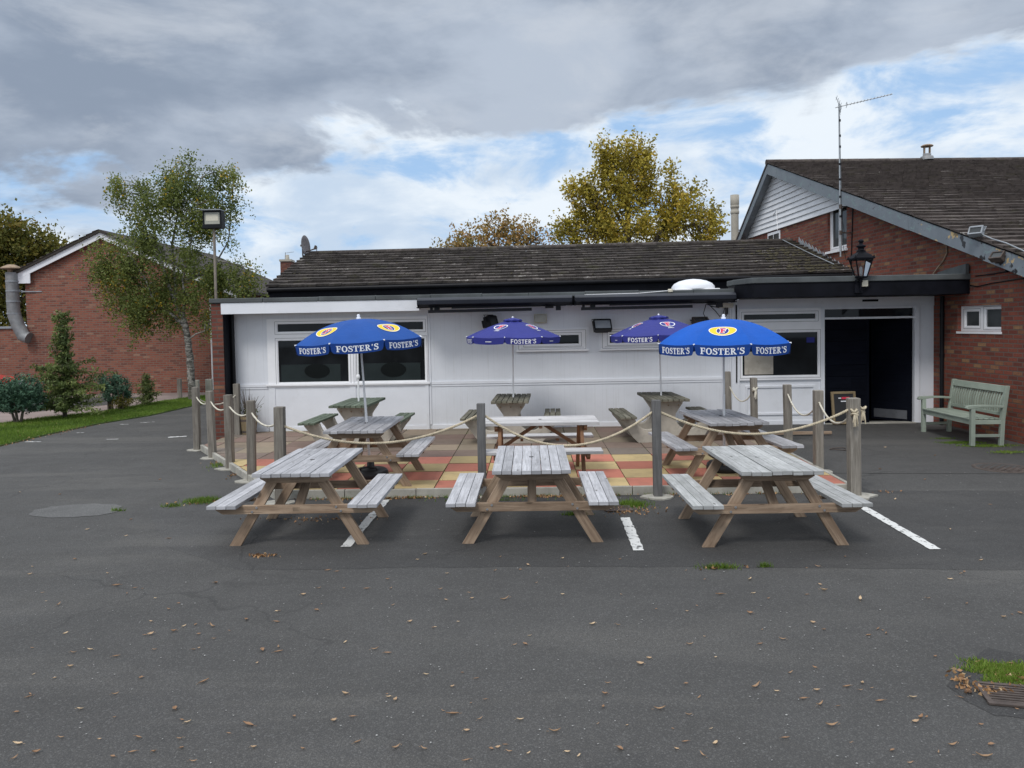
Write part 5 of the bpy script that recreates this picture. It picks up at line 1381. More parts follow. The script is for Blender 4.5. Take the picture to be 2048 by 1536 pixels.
def rope(label, p, q, sag, mat='rope', r=.0135, knots=(), n=90, skew=0.0):
    t = thing('rope', label, 'rope', tuple(p), 0, 'ropes strung between the timber posts')
    L = (q-p).length; c = []
    for i in range(n+1):
        u = i/n; w_ = u+skew*u*(1-u); P = (q-p)*u; P.z -= 4*sag*w_*(1-w_); c.append(P)
    b = MB(); d_ = (q-p).normalized(); sd_ = d_.cross(Vector((0, 0, 1))).normalized(); tot = L/.085*2*pi
    for k in range(3):
        pts = []
        for i, P in enumerate(c):
            tn = (c[min(i+1, n)]-c[max(0, i-1)]).normalized(); u_ = sd_.cross(tn).normalized(); a = tot*i/n+k*2*pi/3
            pts.append(P+(sd_*cos(a)+u_*sin(a))*r*.62)
        b.tube(pts, r*.66, 6, r=k/3)
    b.build('strands', mat, t)
    for kp in knots:
        kn = MB(); kp = Vector(kp)-p
        for j in range(3):
            o = Vector((RNG.uniform(-.01, .01), RNG.uniform(-.01, .01), (j-1)*.022))
            kn.tube([kp+o+Vector((.032*cos(a), .034*sin(a), .012*sin(2*a+j))) for a in np.linspace(0, 2*pi, 13)], .013, 6)
        for j in range(7):
            e = Vector((RNG.uniform(-.035, .035), RNG.uniform(-.035, .02), -RNG.uniform(.07, .17))); kn.tube([kp+Vector((0, -.02, 0)), kp+Vector((e.x*.4, -.04, -.04)), kp+e+Vector((0, -.03, 0))], [.010, .011, .006], 5)
        kn.build('knot', mat, t)
    return t
fy = Vector((0, -.055, 0))
rope('thick twisted rope sagging between the left corner post and the middle post', pp('E', .80)+Vector((.05, 0, 0)), pp('M', .865)+Vector((-.05, 0, 0)), .27, n=150)
rope('thick twisted rope sagging deepest, over the middle front table', pp('M', .865)+Vector((.05, 0, 0)), pp('N', .875)+Vector((-.05, 0, 0)), .385, n=150)
q_ = pp('R1', .88)
rope('thick twisted rope running to the frayed knots at the right corner post', pp('N', .875)+Vector((.05, 0, 0)), q_+Vector((-.06, 0, 0)), .275, knots=[q_+Vector((-.025, -.085, -.02)), q_+Vector((.105, .02, .0))], n=150)
rope('short pale rope at the far left between the two posts by the drive', pp('A', .86), pp('B', .86), .10, 'rope_pale', .010, n=40)
rope('short pale rope hanging in front of the brick pier', pp('B', .86), pp('C', .85), .11, 'rope_pale', .011, n=40)
rope('short pale rope between the third and fourth posts on the left', pp('C', .86), pp('D', .86), .10, 'rope_pale', .011, n=40)
rope('short pale rope crossing in front of the plant tub', pp('D', .86), pp('E', .85), .12, 'rope_pale', .012, n=50)
rope('pale rope stretching back from the drive posts to the post at the white wall', pp('F', .80), pp('A', .84), .16, 'rope_pale', .010, n=50)
rope('pale rope loop nearest the front on the right edge of the patio', pp('R2', .88), pp('R1', .86), .22, 'rope_pale', .013, n=50)
rope('pale rope loop hanging in front of the dark doorway edge', pp('R3', .87), pp('R2', .84), .26, 'rope_pale', .012, n=50)
q_ = pp('R4', .80)
rope('pale rope loop in front of the entrance window panel, knotted at one end', pp('R5', .86), q_, .29, 'rope_pale', .011, knots=[q_+Vector((.0, -.075, 0))], n=50)

# ------------------------------------------------------------------ green garden bench
def bench():
    t = thing('garden_bench', 'pale green painted slatted garden bench against the brick wall', 'bench', (7.20, 13.19, ramp_z(13.2)), -.01)
    HL = .78
    for e in (-1, 1):
        y = e*HL
        MB().box(-.255, -.19, y-.0325, y+.0325, 0, .60, grain=2).build('leg', 'bench_paint', t, .004)
        MB().prism([(.19, 0), (.255, 0), (.275, .42), (.345, .95), (.285, .95), (.21, .42)], y-.03, y+.03, 'y', grain=(0, 0, 1)).build('leg', 'bench_paint', t, .004)
        # scrolled arm
        MB().prism([(-.33, .605), (-.315, .585), (-.27, .59), (-.10, .615), (.10, .612), (.235, .600), (.245, .635), (.10, .648), (-.10, .652), (-.24, .650), (-.31, .640)], y-.036, y+.036, 'y', grain=(1, 0, 0)).build('armrest', 'bench_paint', t, .006)
        MB().box(-.19, .215, y-.016, y+.016, .14, .185, grain=0).build('stretcher', 'bench_paint', t, .003)
        MB().box(-.19, .215, y-.02, y+.02, .345, .412, grain=0).build('side_rail', 'bench_paint', t, .003)
    MB().box(-.245, -.21, -HL+.0335, HL-.0335, .335, .415, grain=1).build('front_rail', 'bench_paint', t, .004)
    MB().box(.225, .258, -HL+.031, HL-.031, .345, .415, grain=1).build('back_rail', 'bench_paint', t, .004)
    b = MB()
    for k in range(6): b.box(-.262+k*.083, -.262+k*.083+.066, -HL+.034, HL-.034, .4165, .437, grain=1)
    b.build('seat', 'bench_paint', t, .003)
    MB().prism([(.273, .84), (.312, .84), (.328, .945), (.29, .945)], -HL+.031, HL-.031, 'y', grain=(0, 1, 0)).build('top_rail', 'bench_paint', t, .004)
    MB().prism([(.232, .475), (.264, .475), (.27, .525), (.238, .525)], -HL+.031, HL-.031, 'y', grain=(0, 1, 0)).build('lower_rail', 'bench_paint', t, .004)
    n = 21
    for k in range(n):
        y = -HL+.075+k*(2*HL-.15)/(n-1); b = MB(); prev = None
        pts = [(.252+.06*u-.022*sin(pi*u), .522+.322*u) for u in np.linspace(0, 1, 7)]
        b.prism([(x-.007, z) for x, z in pts]+[(x+.007, z) for x, z in pts[::-1]], y-.02, y+.02, 'y', grain=(0, 0, 1)); b.build('back_slat', 'bench_paint', t)
bench()
# ------------------------------------------------------------------ chalkboard sign leaning in the doorway
sg = thing('pavement_sign', 'wooden framed chalkboard sign leaning on the dark door behind the rope knots', 'sign', (5.97, 14.90, .095))
sg.rotation_euler = (radians(-9), 0, radians(3))
b = MB(); b.box(-.235, -.19, -.02, .02, 0, .62, grain=2); b.box(.19, .235, -.02, .02, 0, .62, grain=2); b.box(-.19, .19, -.02, .02, .575, .62, grain=0); b.box(-.19, .19, -.02, .02, 0, .05, grain=0)
b.build('frame', 'wood_tub', sg, .003)
bd = MB().box(-.19, .19, -.008, .008, .05, .575).build('board', 'chalkboard', sg)
b = MB(); b.box(-.10, -.045, -.0115, -.0085, .485, .505); b.box(-.055, .055, -.0115, -.0085, .425, .443); b.build('white_marks', 'print_white', bd)
b = MB(); b.box(-.035, .115, -.0115, -.0085, .475, .515); b.build('red_panel', 'print_red', bd)
# ------------------------------------------------------------------ plant tub
tb = thing('plant_tub', 'half barrel plant tub with straggly bare twigs by the brick pier', 'plant tub', (-5.46, 14.72, PZ))
b = MB(); n = 16
for k in range(n):
    a, a2 = 2*pi*k/n, 2*pi*(k+.96)/n
    for (z0, z1, r0, r1) in ((0, .17, .135, .15), (.17, .34, .15, .168)):
        A = [(r0*cos(a), r0*sin(a), z0), (r0*cos(a2), r0*sin(a2), z0), (r1*cos(a2), r1*sin(a2), z1), (r1*cos(a), r1*sin(a), z1)]
        b.face(A, [(z0, 0), (z0, .06), (z1, .06), (z1, 0)], r=((k*37) % 16)/16)
    B = [((.168)*cos(a), .168*sin(a), .34), (.168*cos(a2), .168*sin(a2), .34), (.145*cos(a2), .145*sin(a2), .34), (.145*cos(a), .145*sin(a), .34)]; b.face(B, r=.4)
b.build('tub', 'wood_tub', tb)
b = MB(); b.lathe([(.139, .03), (.143, .07)], n=20); b.lathe([(.163, .25), (.167, .29)], n=20); b.build('hoop', 'iron', tb)
MB().lathe([(.148, .29), (0, .31)], n=16).build('soil', 'soil', tb)
b = MB(); lv = []; lr = []
for k in range(34):
    a = RNG.uniform(0, 2*pi); L = RNG.uniform(.25, .62); r0 = RNG.uniform(.02, .1); sp_ = RNG.uniform(.05, .22)
    p0 = Vector((r0*cos(a), r0*sin(a), .3)); p2 = p0+Vector((sp_*cos(a)*1.2, sp_*sin(a), L)); p1 = p0.lerp(p2, .5)+Vector((0, 0, .06))
    b.tube([p0, p1, p2], [.006, .0045, .002], 5)
    if k < 22:
        for _ in range(7):
            c = p0.lerp(p2, RNG.uniform(.12, .55))+Vector((RNG.gauss(0, .035), RNG.gauss(0, .035), 0)); d1 = Vector((RNG.gauss(0, 1), RNG.gauss(0, 1), RNG.gauss(0, 1))).normalized()*.024; d2 = d1.orthogonal().normalized()*.012
            lv += [c-d1, c+d2, c+d1, c-d2]; lr.append(RNG.random()*.8)
b.build('twigs', 'bark', tb); fastmesh('leaves', [tuple(x) for x in lv], 4, lr, 'leaf_birch', tb)
# ------------------------------------------------------------------ ironwork on the ground
mh = thing('manhole_cover', 'round rusty manhole cover in the asphalt near the green bench', 'manhole cover', tuple(G(2003, 937)+Vector((0, 0, .004))))
b = MB().lathe([(.36, 0), (.36, .012), (.31, .012), (.305, .006), (0, .006)], n=36)
for i in range(-5, 6):
    for j in range(-5, 6):
        if (i*i+j*j) < 27 and (i+j) % 2 == 0: b.box(i*.052-.02, i*.052+.02, j*.052-.012, j*.052+.012, .006, .012)
b.build('cover', 'iron', mh)
def grate(label, loc, rz, w_, h_, n):
    t = thing('drain_grate', label, 'drain', loc, rz)
    b = MB(); f = .03; b.box(-w_/2, w_/2, -h_/2, -h_/2+f, 0, .014); b.box(-w_/2, w_/2, h_/2-f, h_/2, 0, .014); b.box(-w_/2, -w_/2+f, -h_/2+f, h_/2-f, 0, .014); b.box(w_/2-f, w_/2, -h_/2+f, h_/2-f, 0, .014)
    b.build('frame', 'iron', t, .003)
    b = MB(); p_ = (h_-2*f)/n
    for k in range(n): y = -h_/2+f+(k+.5)*p_; b.box(-w_/2+f, w_/2-f, y-p_*.26, y+p_*.26, 0, .012)
    b.build('bars', 'iron', t)
    MB().box(-w_/2+f*.5, w_/2-f*.5, -h_/2+f*.5, h_/2-f*.5, 0, .003).build('gully', 'rubber', t)
g1 = G(2010, 1394)
grate('iron drain grate beside the bright green tuft at the bottom right corner', (g1.x+.13, g1.y-.02, .003), -.22, .50, .27, 7)
g2 = G(1236, 1019)
grate('iron drain grate overgrown with weeds beside the middle front table', (g2.x, g2.y, .006), .05, .30, .24, 6)
wc = G(1677, 898, .045)
wr = thing('wire_coil', 'small loop of dark wire lying on the asphalt before the doorway', 'wire', (wc.x, wc.y, ramp_z(wc.y)+.008))
MB().tube([(.13*cos(a), .10*sin(a), .006*sin(a*2)+.004) for a in np.linspace(.3, 5.6, 24)]+[(.2, -.09, .01)], .008, 6).build('wire', 'iron', wr)
# old paving and timber in front of the entrance panel
for k, (px, py) in enumerate(((1560, 867), (1592, 868))): pass
b = MB(); b.box(-.55, .55, -.03, .03, 0, .05)
tq = G(1600, 872, .05); tbm = b.build('timber_strip', 'wood_brown', None, .004, loc=(tq.x, tq.y, ramp_z(tq.y)+.02)); tag(tbm, 'flat dark timber strip lying on the ground below the entrance window', 'timber')

# ------------------------------------------------------------------ bollards, car
for (px, py, ty, w_, lab) in ((360, 797, 757, .11, 'short timber bollard left of the birch trunk'), (394, 797, 760, .15, 'pale short bollard right of the birch trunk, seen behind the first rope post'), (419, 797, 758, .19, 'wide pale short bollard beside the white downpipe')):
    g = G(px, py); tz = AY(px, ty, g.y).z
    t = thing('bollard', lab, 'bollard', (g.x, g.y, 0), .1, 'short bollards by the birch'); MB().box(-w_/2, w_/2, -.07, .07, -.05, tz, grain=2).build('shaft', 'wood_post' if w_ < .12 else 'kerb_concrete', t, .012)
def car():
    nose = AY(17, 760, 22.0)
    t = thing('parked_car', 'red parked car just showing behind the bluish bush at the left edge', 'car', (nose.x-2.0, 22.0, 0), 0)
    prof = [(-1.95, .35), (1.85, .30), (2.0, .42), (1.98, .62), (1.80, .80), (1.05, .92), (.35, 1.38), (-.95, 1.42), (-1.65, 1.0), (-1.98, .92)]
    b = MB(); b.prism(prof, -.82, .82, 'y'); bo = b.build('body', 'car_red', t, .07)
    for s in (-1, 1):
        q = [(.92, .93), (.30, 1.32), (-.25, 1.35), (-.25, .93)]; b = MB().prism(q, s*.822, s*.828, 'y'); b.build('side_window', 'glass', t)
        q = [(-.33, .93), (-.33, 1.35), (-.92, 1.36), (-1.45, .98)]; b = MB().prism(q, s*.822, s*.828, 'y'); b.build('side_window', 'glass', t)
        for x in (-1.2, 1.25):
            wh = MB().tube([(x, s*.70, .31), (x, s*.845, .31)], .31, 24, sm=False).build('wheel', 'rubber', t); MB().tube([(x, s*.84, .31), (x, s*.855, .31)], .19, 16, sm=False).build('rim', 'steel', wh)
        MB().box(1.80, 1.99, s*.62-.14, s*.62+.14, .60, .72).build('headlight', 'print_white', t, .02)
    MB().prism([(1.0, .945), (.36, 1.375), (.37, 1.385), (1.01, .955)], -.68, .68, 'y').build('windscreen', 'glass', t)
car()
# ------------------------------------------------------------------ vegetation
def leaves_quads(P, size, rnd_dir=None, asp=0.62, flat=0.0):
    """one rhombus per point, random orientation"""
    n = len(P); d1 = NR.normal(size=(n, 3)); d1 /= np.linalg.norm(d1, axis=1)[:, None]
    t = NR.normal(size=(n, 3)); d2 = np.cross(d1, t); d2 /= np.linalg.norm(d2, axis=1)[:, None]
    s = (size*NR.uniform(.65, 1.25, n))[:, None]
    d1 = d1*s*.5; d2 = d2*s*.5*asp
    return np.stack([P-d1, P+d2, P+d1, P-d2], 1).reshape(-1, 3)

def px_tree(name, label, cat, Y0, base_px, blobs, limbs, nstr, per, size, leaf, bark, sdir, slen, spread, dpth=.8, twigs=120, group=None, wild=.35, tone=.5, base_z=0.0, trunk_n=9, ncl=120, clr=.2):
    """crown filled with leafy sprays inside a set of lobes, carried by a trunk with limbs and twigs"""
    base = AY(base_px[0], base_px[1], Y0); base.z = base_z
    t = thing(name, label, cat, tuple(base), 0, group)
    mpp = Y0/F_PX
    W = []
    for bl_ in blobs: W.append((bl_[2]*bl_[3])**.75)
    W = np.array(W)/sum(W)
    limb_pts = []; b = MB()
    for (pts, r0, r1, yo) in limbs:
        w_ = []
        for i, (x, y) in enumerate(pts):
            q = AY(x, y, Y0); f = i/(len(pts)-1); w_.append(Vector((q.x-base.x, yo*f, q.z-base.z)))
        sm = []
        for i in range(len(w_)-1):
            for k in range(4):
                u = k/4; p = w_[i].lerp(w_[i+1], u)
                if 0 < i+u: p = p+Vector((RNG.gauss(0, r0*.06), RNG.gauss(0, r0*.06), 0))
                sm.append(p)
        sm.append(w_[-1]); n = len(sm)
        b.tube(sm, [r0+(r1-r0)*i/(n-1) for i in range(n)], trunk_n); limb_pts += sm[n//3:]
    P = []; Rn = []; starts = []; cl = {}
    for s_ in range(nstr):
        i = NR.choice(len(blobs), p=W); cx_, cy_, rx, ry = blobs[i][:4]; tn_ = blobs[i][4] if len(blobs[i]) > 4 else tone
        if s_ % max(1, nstr//ncl) == 0 or not cl.get(i):     # a new leafy bough in this lobe
            v = NR.normal(size=3); v /= np.linalg.norm(v); v *= NR.uniform(.12, 1)**.5; cl.setdefault(i, []).append((v, NR.normal(0, .11)))
        v, dt_ = cl[i][NR.integers(len(cl[i]))]; tn_ = tn_+dt_ if tn_ < .9 else tn_
        v = v+NR.normal(size=3)*np.array([clr/(rx*mpp), clr/(rx*mpp), clr/(ry*mpp)])*np.array([1, 1, .8])
        q = AY(cx_+v[0]*rx, cy_+v[2]*ry*-1, Y0)
        yo = v[1]*.5*(rx+min(rx, ry*1.5))*mpp*dpth+(NR.normal()*.25*mpp*rx)
        st = np.array([q.x-base.x, yo, q.z-base.z]); starts.append(st)
        d_ = np.array(sdir)+NR.normal(size=3)*wild+np.array([v[0], v[1], 0])*.35; d_ /= np.linalg.norm(d_)
        L = slen*NR.uniform(.5, 1.3); m_ = max(3, int(per*NR.uniform(.6, 1.4)))
        u = NR.uniform(0, 1, m_)
        pts = st+d_*(u*L)[:, None]+NR.normal(size=(m_, 3))*spread*(1.15-.6*u)[:, None]
        P.append(pts); Rn.append(np.clip(NR.normal(tn_, .16 if tn_ < .9 else .03)+NR.normal(0, .11, m_), 0, 1))
    P = np.concatenate(P); Rn = np.concatenate(Rn)
    lp = np.array([tuple(p) for p in limb_pts])
    for i in NR.choice(len(starts), min(twigs, len(starts)), replace=False):
        st = starts[i]; dd = np.linalg.norm(lp-st, axis=1)+np.maximum(0, lp[:, 2]-st[2])*1.2; a = lp[dd.argmin()]
        mid = (a+st)/2+np.array([0, 0, .08*np.linalg.norm(st-a)])
        b.tube([tuple(a), tuple(mid), tuple(st)], [.011*mpp*90, .007*mpp*90, .003*mpp*90], 5)
    b.build('trunk', bark, t)
    fastmesh('crown', leaves_quads(P, size), 4, Rn, leaf, t)
    return t
BD = (0, 0, -1)
px_tree('birch_tree', 'tall slender birch with pale trunk and drooping green leaves before the brick house', 'tree', 23.0, (384, 795),
    [(405, 352, 52, 36), (445, 345, 22, 28), (378, 312, 12, 14), (331, 335, 10, 26), (450, 400, 16, 40), (268, 372, 42, 30), (245, 372, 18, 22), (310, 392, 66, 40), (385, 405, 62, 45), (335, 445, 86, 48), (420, 450, 38, 45),
     (262, 470, 48, 34), (225, 505, 36, 36), (212, 545, 18, 34), (270, 540, 54, 50), (340, 525, 86, 46), (405, 520, 58, 50), (432, 560, 40, 36), (496, 518, 26, 10), (470, 555, 26, 18), (516, 556, 14, 7),
     (228, 594, 15, 38), (262, 606, 20, 38), (288, 622, 14, 26), (322, 600, 26, 36), (300, 592, 40, 30), (288, 616, 16, 22), (395, 590, 34, 36), (420, 625, 12, 26), (405, 640, 14, 18), (492, 548, 26, 10), (345, 350, 34, 26), (470, 588, 20, 10), (228, 538, 9, 20, .97), (262, 541, 7, 6, .97), (313, 592, 8, 12, .96), (445, 585, 8, 5, .95)],
    [([(385, 798), (383, 760), (380, 715), (375, 680), (372, 655), (366, 637)], .115, .085, 0), ([(366, 637), (355, 618), (348, 600), (350, 575), (345, 540), (340, 490), (350, 430), (365, 370), (378, 315)], .065, .010, .2),
     ([(366, 637), (370, 610), (372, 590), (370, 560), (385, 500), (400, 430), (410, 360)], .05, .008, -.3), ([(372, 655), (345, 628), (325, 615), (312, 598), (300, 560), (265, 500), (240, 470)], .055, .012, -.4),
     ([(348, 600), (320, 530), (300, 460), (275, 390), (262, 365)], .06, .012, .5), ([(375, 680), (395, 668), (420, 660)], .03, .012, -.2), ([(385, 500), (430, 520), (480, 530), (530, 545)], .04, .01, -.3), ([(370, 560), (420, 540), (450, 480), (455, 390)], .04, .01, .4)],
    3300, 15, .078, 'leaf_birch', 'birch_bark', BD, .72, .085, twigs=190, wild=.26, tone=.52, ncl=210, clr=.115)
# two clumps of early yellow leaves
px_tree_base = None
UPD = (0, 0, 1)
px_tree('poplar_tree', 'big yellowing upright tree rising behind the middle of the tiled roof', 'tree', 40.0, (1270, 700),
    [(1266, 325, 34, 44), (1225, 345, 26, 42), (1203, 325, 10, 26), (1296, 335, 16, 40), (1168, 392, 22, 32), (1142, 382, 8, 18), (1235, 405, 58, 50), (1285, 400, 34, 46), (1262, 370, 40, 40), (1185, 440, 52, 46), (1250, 465, 80, 40), (1150, 478, 26, 36), (1132, 465, 8, 30),
     (1352, 378, 14, 26), (1345, 428, 32, 40), (1382, 402, 8, 20), (1374, 442, 32, 36), (1330, 475, 55, 34), (1395, 470, 34, 36), (1422, 450, 10, 28), (1425, 480, 14, 22), (1210, 480, 40, 30)],
    [([(1270, 700), (1262, 560), (1255, 470), (1258, 380), (1268, 290)], .32, .03, 0), ([(1262, 560), (1215, 470), (1190, 400), (1170, 370)], .16, .03, -.5), ([(1262, 560), (1320, 470), (1350, 410), (1358, 360)], .16, .03, .6), ([(1255, 470), (1220, 400), (1205, 330)], .1, .02, .5), ([(1320, 470), (1385, 450), (1410, 430)], .08, .02, -.3)],
    3000, 10, .165, 'leaf_poplar', 'bark', UPD, .85, .11, twigs=220, wild=.12, tone=.62, ncl=330, clr=.18)
px_tree('autumn_tree', 'low rounded tree with orange brown autumn leaves just showing over the roof ridge', 'tree', 42.0, (990, 700),
    [(990, 478, 60, 30), (940, 490, 46, 26), (1040, 480, 46, 28), (905, 500, 26, 14), (1080, 492, 24, 16), (1000, 458, 30, 14), (990, 510, 90, 30)],
    [([(990, 700), (988, 560), (990, 470)], .25, .03, 0), ([(988, 560), (930, 500), (910, 485)], .12, .02, 0), ([(988, 560), (1040, 500), (1070, 480)], .12, .02, 0)],
    620, 9, .17, 'leaf_orange', 'bark', (0, 0, 1), .55, .14, twigs=140, wild=.5, tone=.5, ncl=60, clr=.3)
px_tree('broad_tree', 'dense green and brown tree behind the extract duct at the left edge', 'tree', 38.0, (30, 760),
    [(50, 475, 50, 34), (15, 490, 36, 48), (85, 495, 26, 30), (105, 500, 12, 16), (60, 520, 56, 34), (20, 545, 40, 40), (-20, 520, 50, 70), (12, 600, 28, 50), (40, 590, 16, 50), (0, 640, 30, 40), (45, 640, 20, 30)],
    [([(30, 760), (28, 640), (35, 560), (45, 480)], .3, .04, 0), ([(28, 640), (0, 560), (-10, 500)], .14, .03, 0), ([(28, 640), (70, 550), (90, 500)], .12, .02, 0)],
    1500, 11, .20, 'leaf_oak', 'bark', (0, 0, -.4), .5, .20, twigs=80, wild=.8, tone=.44, ncl=80, clr=.4)

def conifer(name, label, base_px, h, rmax, Y0, nwh, nbr, mat, sparse=0.0, prof=None, needle=.055, lean=(0, 0), clear=.08, seed=1, group=None):
    base = G(*base_px); rg = random.Random(seed)
    t = thing(name, label, 'conifer', tuple(base), 0, group)
    b = MB(); b.tube([(0, 0, -.05), (lean[0]*.4, lean[1], h*.45), (lean[0], lean[1], h)], [.045*h/2.7+.012, .028*h/2.7+.006, .004], 8)
    P = []; Rn = []
    for i in range(nwh):
        u = clear+(1-clear)*(i+rg.uniform(-.3, .3))/nwh; u = min(.98, max(.05, u)); z = u*h
        R_ = rmax*(prof(u) if prof else (1-u)**.8)
        nb_ = max(3, int(nbr*(1-.5*u)))
        a0 = rg.uniform(0, 6.3); R_ *= rg.uniform(.62, 1.22); lop = rg.uniform(0, 6.3)
        for k in range(nb_):
            if rg.random() < sparse: continue
            a = a0+2*pi*k/nb_+rg.uniform(-.35, .35); L = R_*rg.uniform(.45, 1.25)*(1+.18*cos(a-lop))
            up_ = rg.uniform(-.05, .45)+.45*u; tip = Vector((L*cos(a), L*sin(a), L*up_-.12*L)); o = Vector((lean[0]*u, lean[1]*u, z)); mid = tip*.5+Vector((0, 0, .10*L))
            b.tube([o, o+mid, o+tip], [.010, .006, .002], 4)
            r0 = rg.gauss(.5, .16)
            nn = int(36*L/.3)+8; side = Vector((-sin(a), cos(a), 0))
            for _ in range(nn):
                v = rg.uniform(.12, 1.02); c = o+mid*(2*v*(1-v))*1.0+tip*v*v if v < 1 else o+tip*v
                c = o+(mid*2*v*(1-v)+tip*v*v)
                w_ = .16*L*(1.1-v)+.02
                c = c+side*rg.uniform(-1, 1)*w_*1.6+Vector((0, 0, rg.gauss(-.01, .035)))
                P.append(tuple(c)); Rn.append(min(1, max(0, r0+rg.gauss(0, .14)+.25*(v-.5))))
    b.build('trunk', 'bark', t)
    fastmesh('foliage', leaves_quads(np.array(P), needle*np.ones(len(P)), asp=.34), 4, Rn, mat, t)
    return t
conifer('young_conifer', 'tallest of the young conifers, thin topped, standing on the lawn edge', (130, 838), 2.70, .86, 18.7, 22, 12, 'needle_dark', sparse=.20, prof=lambda u: (1.12-.5*u if u < .30 else .86*(1-u)**.5 if u < .5 else (.52+.10*sin(u*23))*(1-u)**.45), needle=.10, lean=(.02, 0), clear=.08, seed=5)
conifer('young_conifer', 'small young conifer on the lawn between the round bush and the birch', (295, 813), .92, .44, 21.5, 11, 10, 'needle_dark', sparse=.12, prof=lambda u: 1-u*.8, needle=.07, clear=.14, seed=8)
def bush(name, label, base_px, blobs, Y0, n, mat, size, stems, sx=.1):
    base = G(*base_px); Y0 = base.y
    t = thing(name, label, 'bush', tuple(base)); mpp = Y0/F_PX
    P = []; Rn = []; b = MB()
    W = np.array([a[2]*a[3] for a in blobs], float); W /= W.sum()
    for k in range(n):
        i = NR.choice(len(blobs), p=W); cx_, cy_, rx, ry = blobs[i]
        v = NR.normal(size=3); v /= np.linalg.norm(v); v *= NR.uniform(.35, 1)**.5
        q = AY(cx_+v[0]*rx, cy_-v[2]*ry, Y0); st = np.array([q.x-base.x, v[1]*rx*mpp, q.z])
        d_ = v*np.array([1, 1, .6])+np.array([0, 0, .7]); d_ /= np.linalg.norm(d_)
        m_ = 16; u = NR.uniform(0, 1, m_); P.append(st+d_*(u*.15)[:, None]+NR.normal(size=(m_, 3))*.022); Rn.append(np.clip(NR.normal(.5, .16)+NR.normal(0, .12, m_)+.2*(u-.5), 0, 1))
    for k in range(stems):
        a = 2*pi*k/stems; b.tube([(.05*cos(a)*1, .05*sin(a), -.03), (sx*cos(a), sx*sin(a), .25), (sx*2.2*cos(a), sx*2.2*sin(a), .6)], [.035, .025, .01], 6)
    b.build('stems', 'bark', t); fastmesh('foliage', leaves_quads(np.concatenate(P), size, asp=.32), 4, np.concatenate(Rn), mat, t)
bush('juniper_bush', 'large bluish green bush with several stems at the left edge of the lawn', (37, 848), [(40, 785, 38, 26), (20, 800, 32, 26), (62, 798, 22, 24), (45, 812, 36, 16), (10, 790, 20, 22)], 17.7, 700, 'needle_blue', .075, 5, .11)
bush('pine_bush', 'round dark bluish bush on a short stem, third plant along the lawn', (221, 821), [(212, 770, 19, 14), (236, 776, 20, 18), (232, 792, 22, 13), (250, 790, 12, 10)], 20.2, 330, 'needle_blue', .07, 3, .05)
bush('pine_bush', 'small brownish tangle of shoots at the foot of the round bush', (243, 822), [(244, 808, 14, 9)], 20.2, 60, 'leaf_oak', .06, 3, .04)

ap = [(1893, 1372), (1925, 1335), (1975, 1296), (2060, 1312), (2120, 1345), (2100, 1440), (1990, 1432), (1930, 1402)]
sheet('asphalt_patch', [tuple(G(*q))[:2] for q in ap][::-1], .002, 'asphalt_bay', .012, .06)
# lawn: soil sheet and blades of grass
lawn_poly = [(-10.9, 6), (-9.98, 11), (-9.97, 14.19), (-10.02, 15.86), (-9.9, 17.47), (-9.5, 18.98), (-9.42, 21.3), (-8.9, 22.4), (-8.9, 24.6), (-10.5, 24.3), (-11.0, 22.5), (-11.3, 20.0), (-12.1, 18.7), (-12.6, 17.0), (-13.2, 12), (-14, 6)]
b = MB(); b.face([(x, y, .025) for x, y in lawn_poly]); n = len(lawn_poly)
for i in range(n): p, q = lawn_poly[i], lawn_poly[(i+1) % n]; b.face([(p[0], p[1], -.02), (q[0], q[1], -.02), (q[0], q[1], .025), (p[0], p[1], .025)])
struct(b.build('lawn', 'lawn_soil'))
def inpoly(x, y, poly):
    c = np.zeros(len(x), bool); j = len(poly)-1
    for i in range(len(poly)):
        xi, yi = poly[i]; xj, yj = poly[j]
        c ^= ((yi > y) != (yj > y)) & (x < (xj-xi)*(y-yi)/(yj-yi+1e-12)+xi); j = i
    return c
def blades(name, x, y, z0, h, wd, mat, clump=True):
    n = len(x); a = NR.uniform(0, 2*pi, n); hh = h*NR.uniform(.5, 1.3, n); ln = NR.normal(size=(n, 2))*hh[:, None]*.45
    B = np.stack([x, y, np.full(n, z0)], 1); dx = np.stack([np.cos(a), np.sin(a), np.zeros(n)], 1)*wd*.5; T_ = B+np.concatenate([ln, hh[:, None]], 1)
    V = np.stack([B-dx, B+dx, T_], 1).reshape(-1, 3); r = np.clip(.45+.25*np.sin(x*2.1+np.sin(y*1.7)*2)*np.cos(y*1.3)+NR.normal(0, .2, n), 0, 1)
    return stuff(fastmesh(name, V, 3, r, mat))
N_ = 130000; gx = NR.uniform(-13.3, -8.8, N_); gy = NR.uniform(12.5, 24.6, N_); k_ = inpoly(gx, gy, [(x+(.05 if x < -11 else -.0), y) for x, y in lawn_poly])
blades('lawn_grass', gx[k_], gy[k_], .02, .055, .014, 'grass')
tg = G(1985, 1350); N_ = 7000; ra = NR.uniform(0, 1, N_)**.5*(.8+.25*np.sin(NR.uniform(0, 6.28, N_))); aa = NR.uniform(0, 2*pi, N_); wob = 1+.22*np.sin(aa*3+1)+.16*np.sin(aa*7)+NR.normal(0, .10, N_)
tx, ty = tg.x+.13+ra*wob*.27*np.cos(aa), tg.y+.02+ra*wob*.17*np.sin(aa)
blades('grass_tuft', tx, ty, .0, .020, .008, 'grass')
xs_, ys_ = [], []
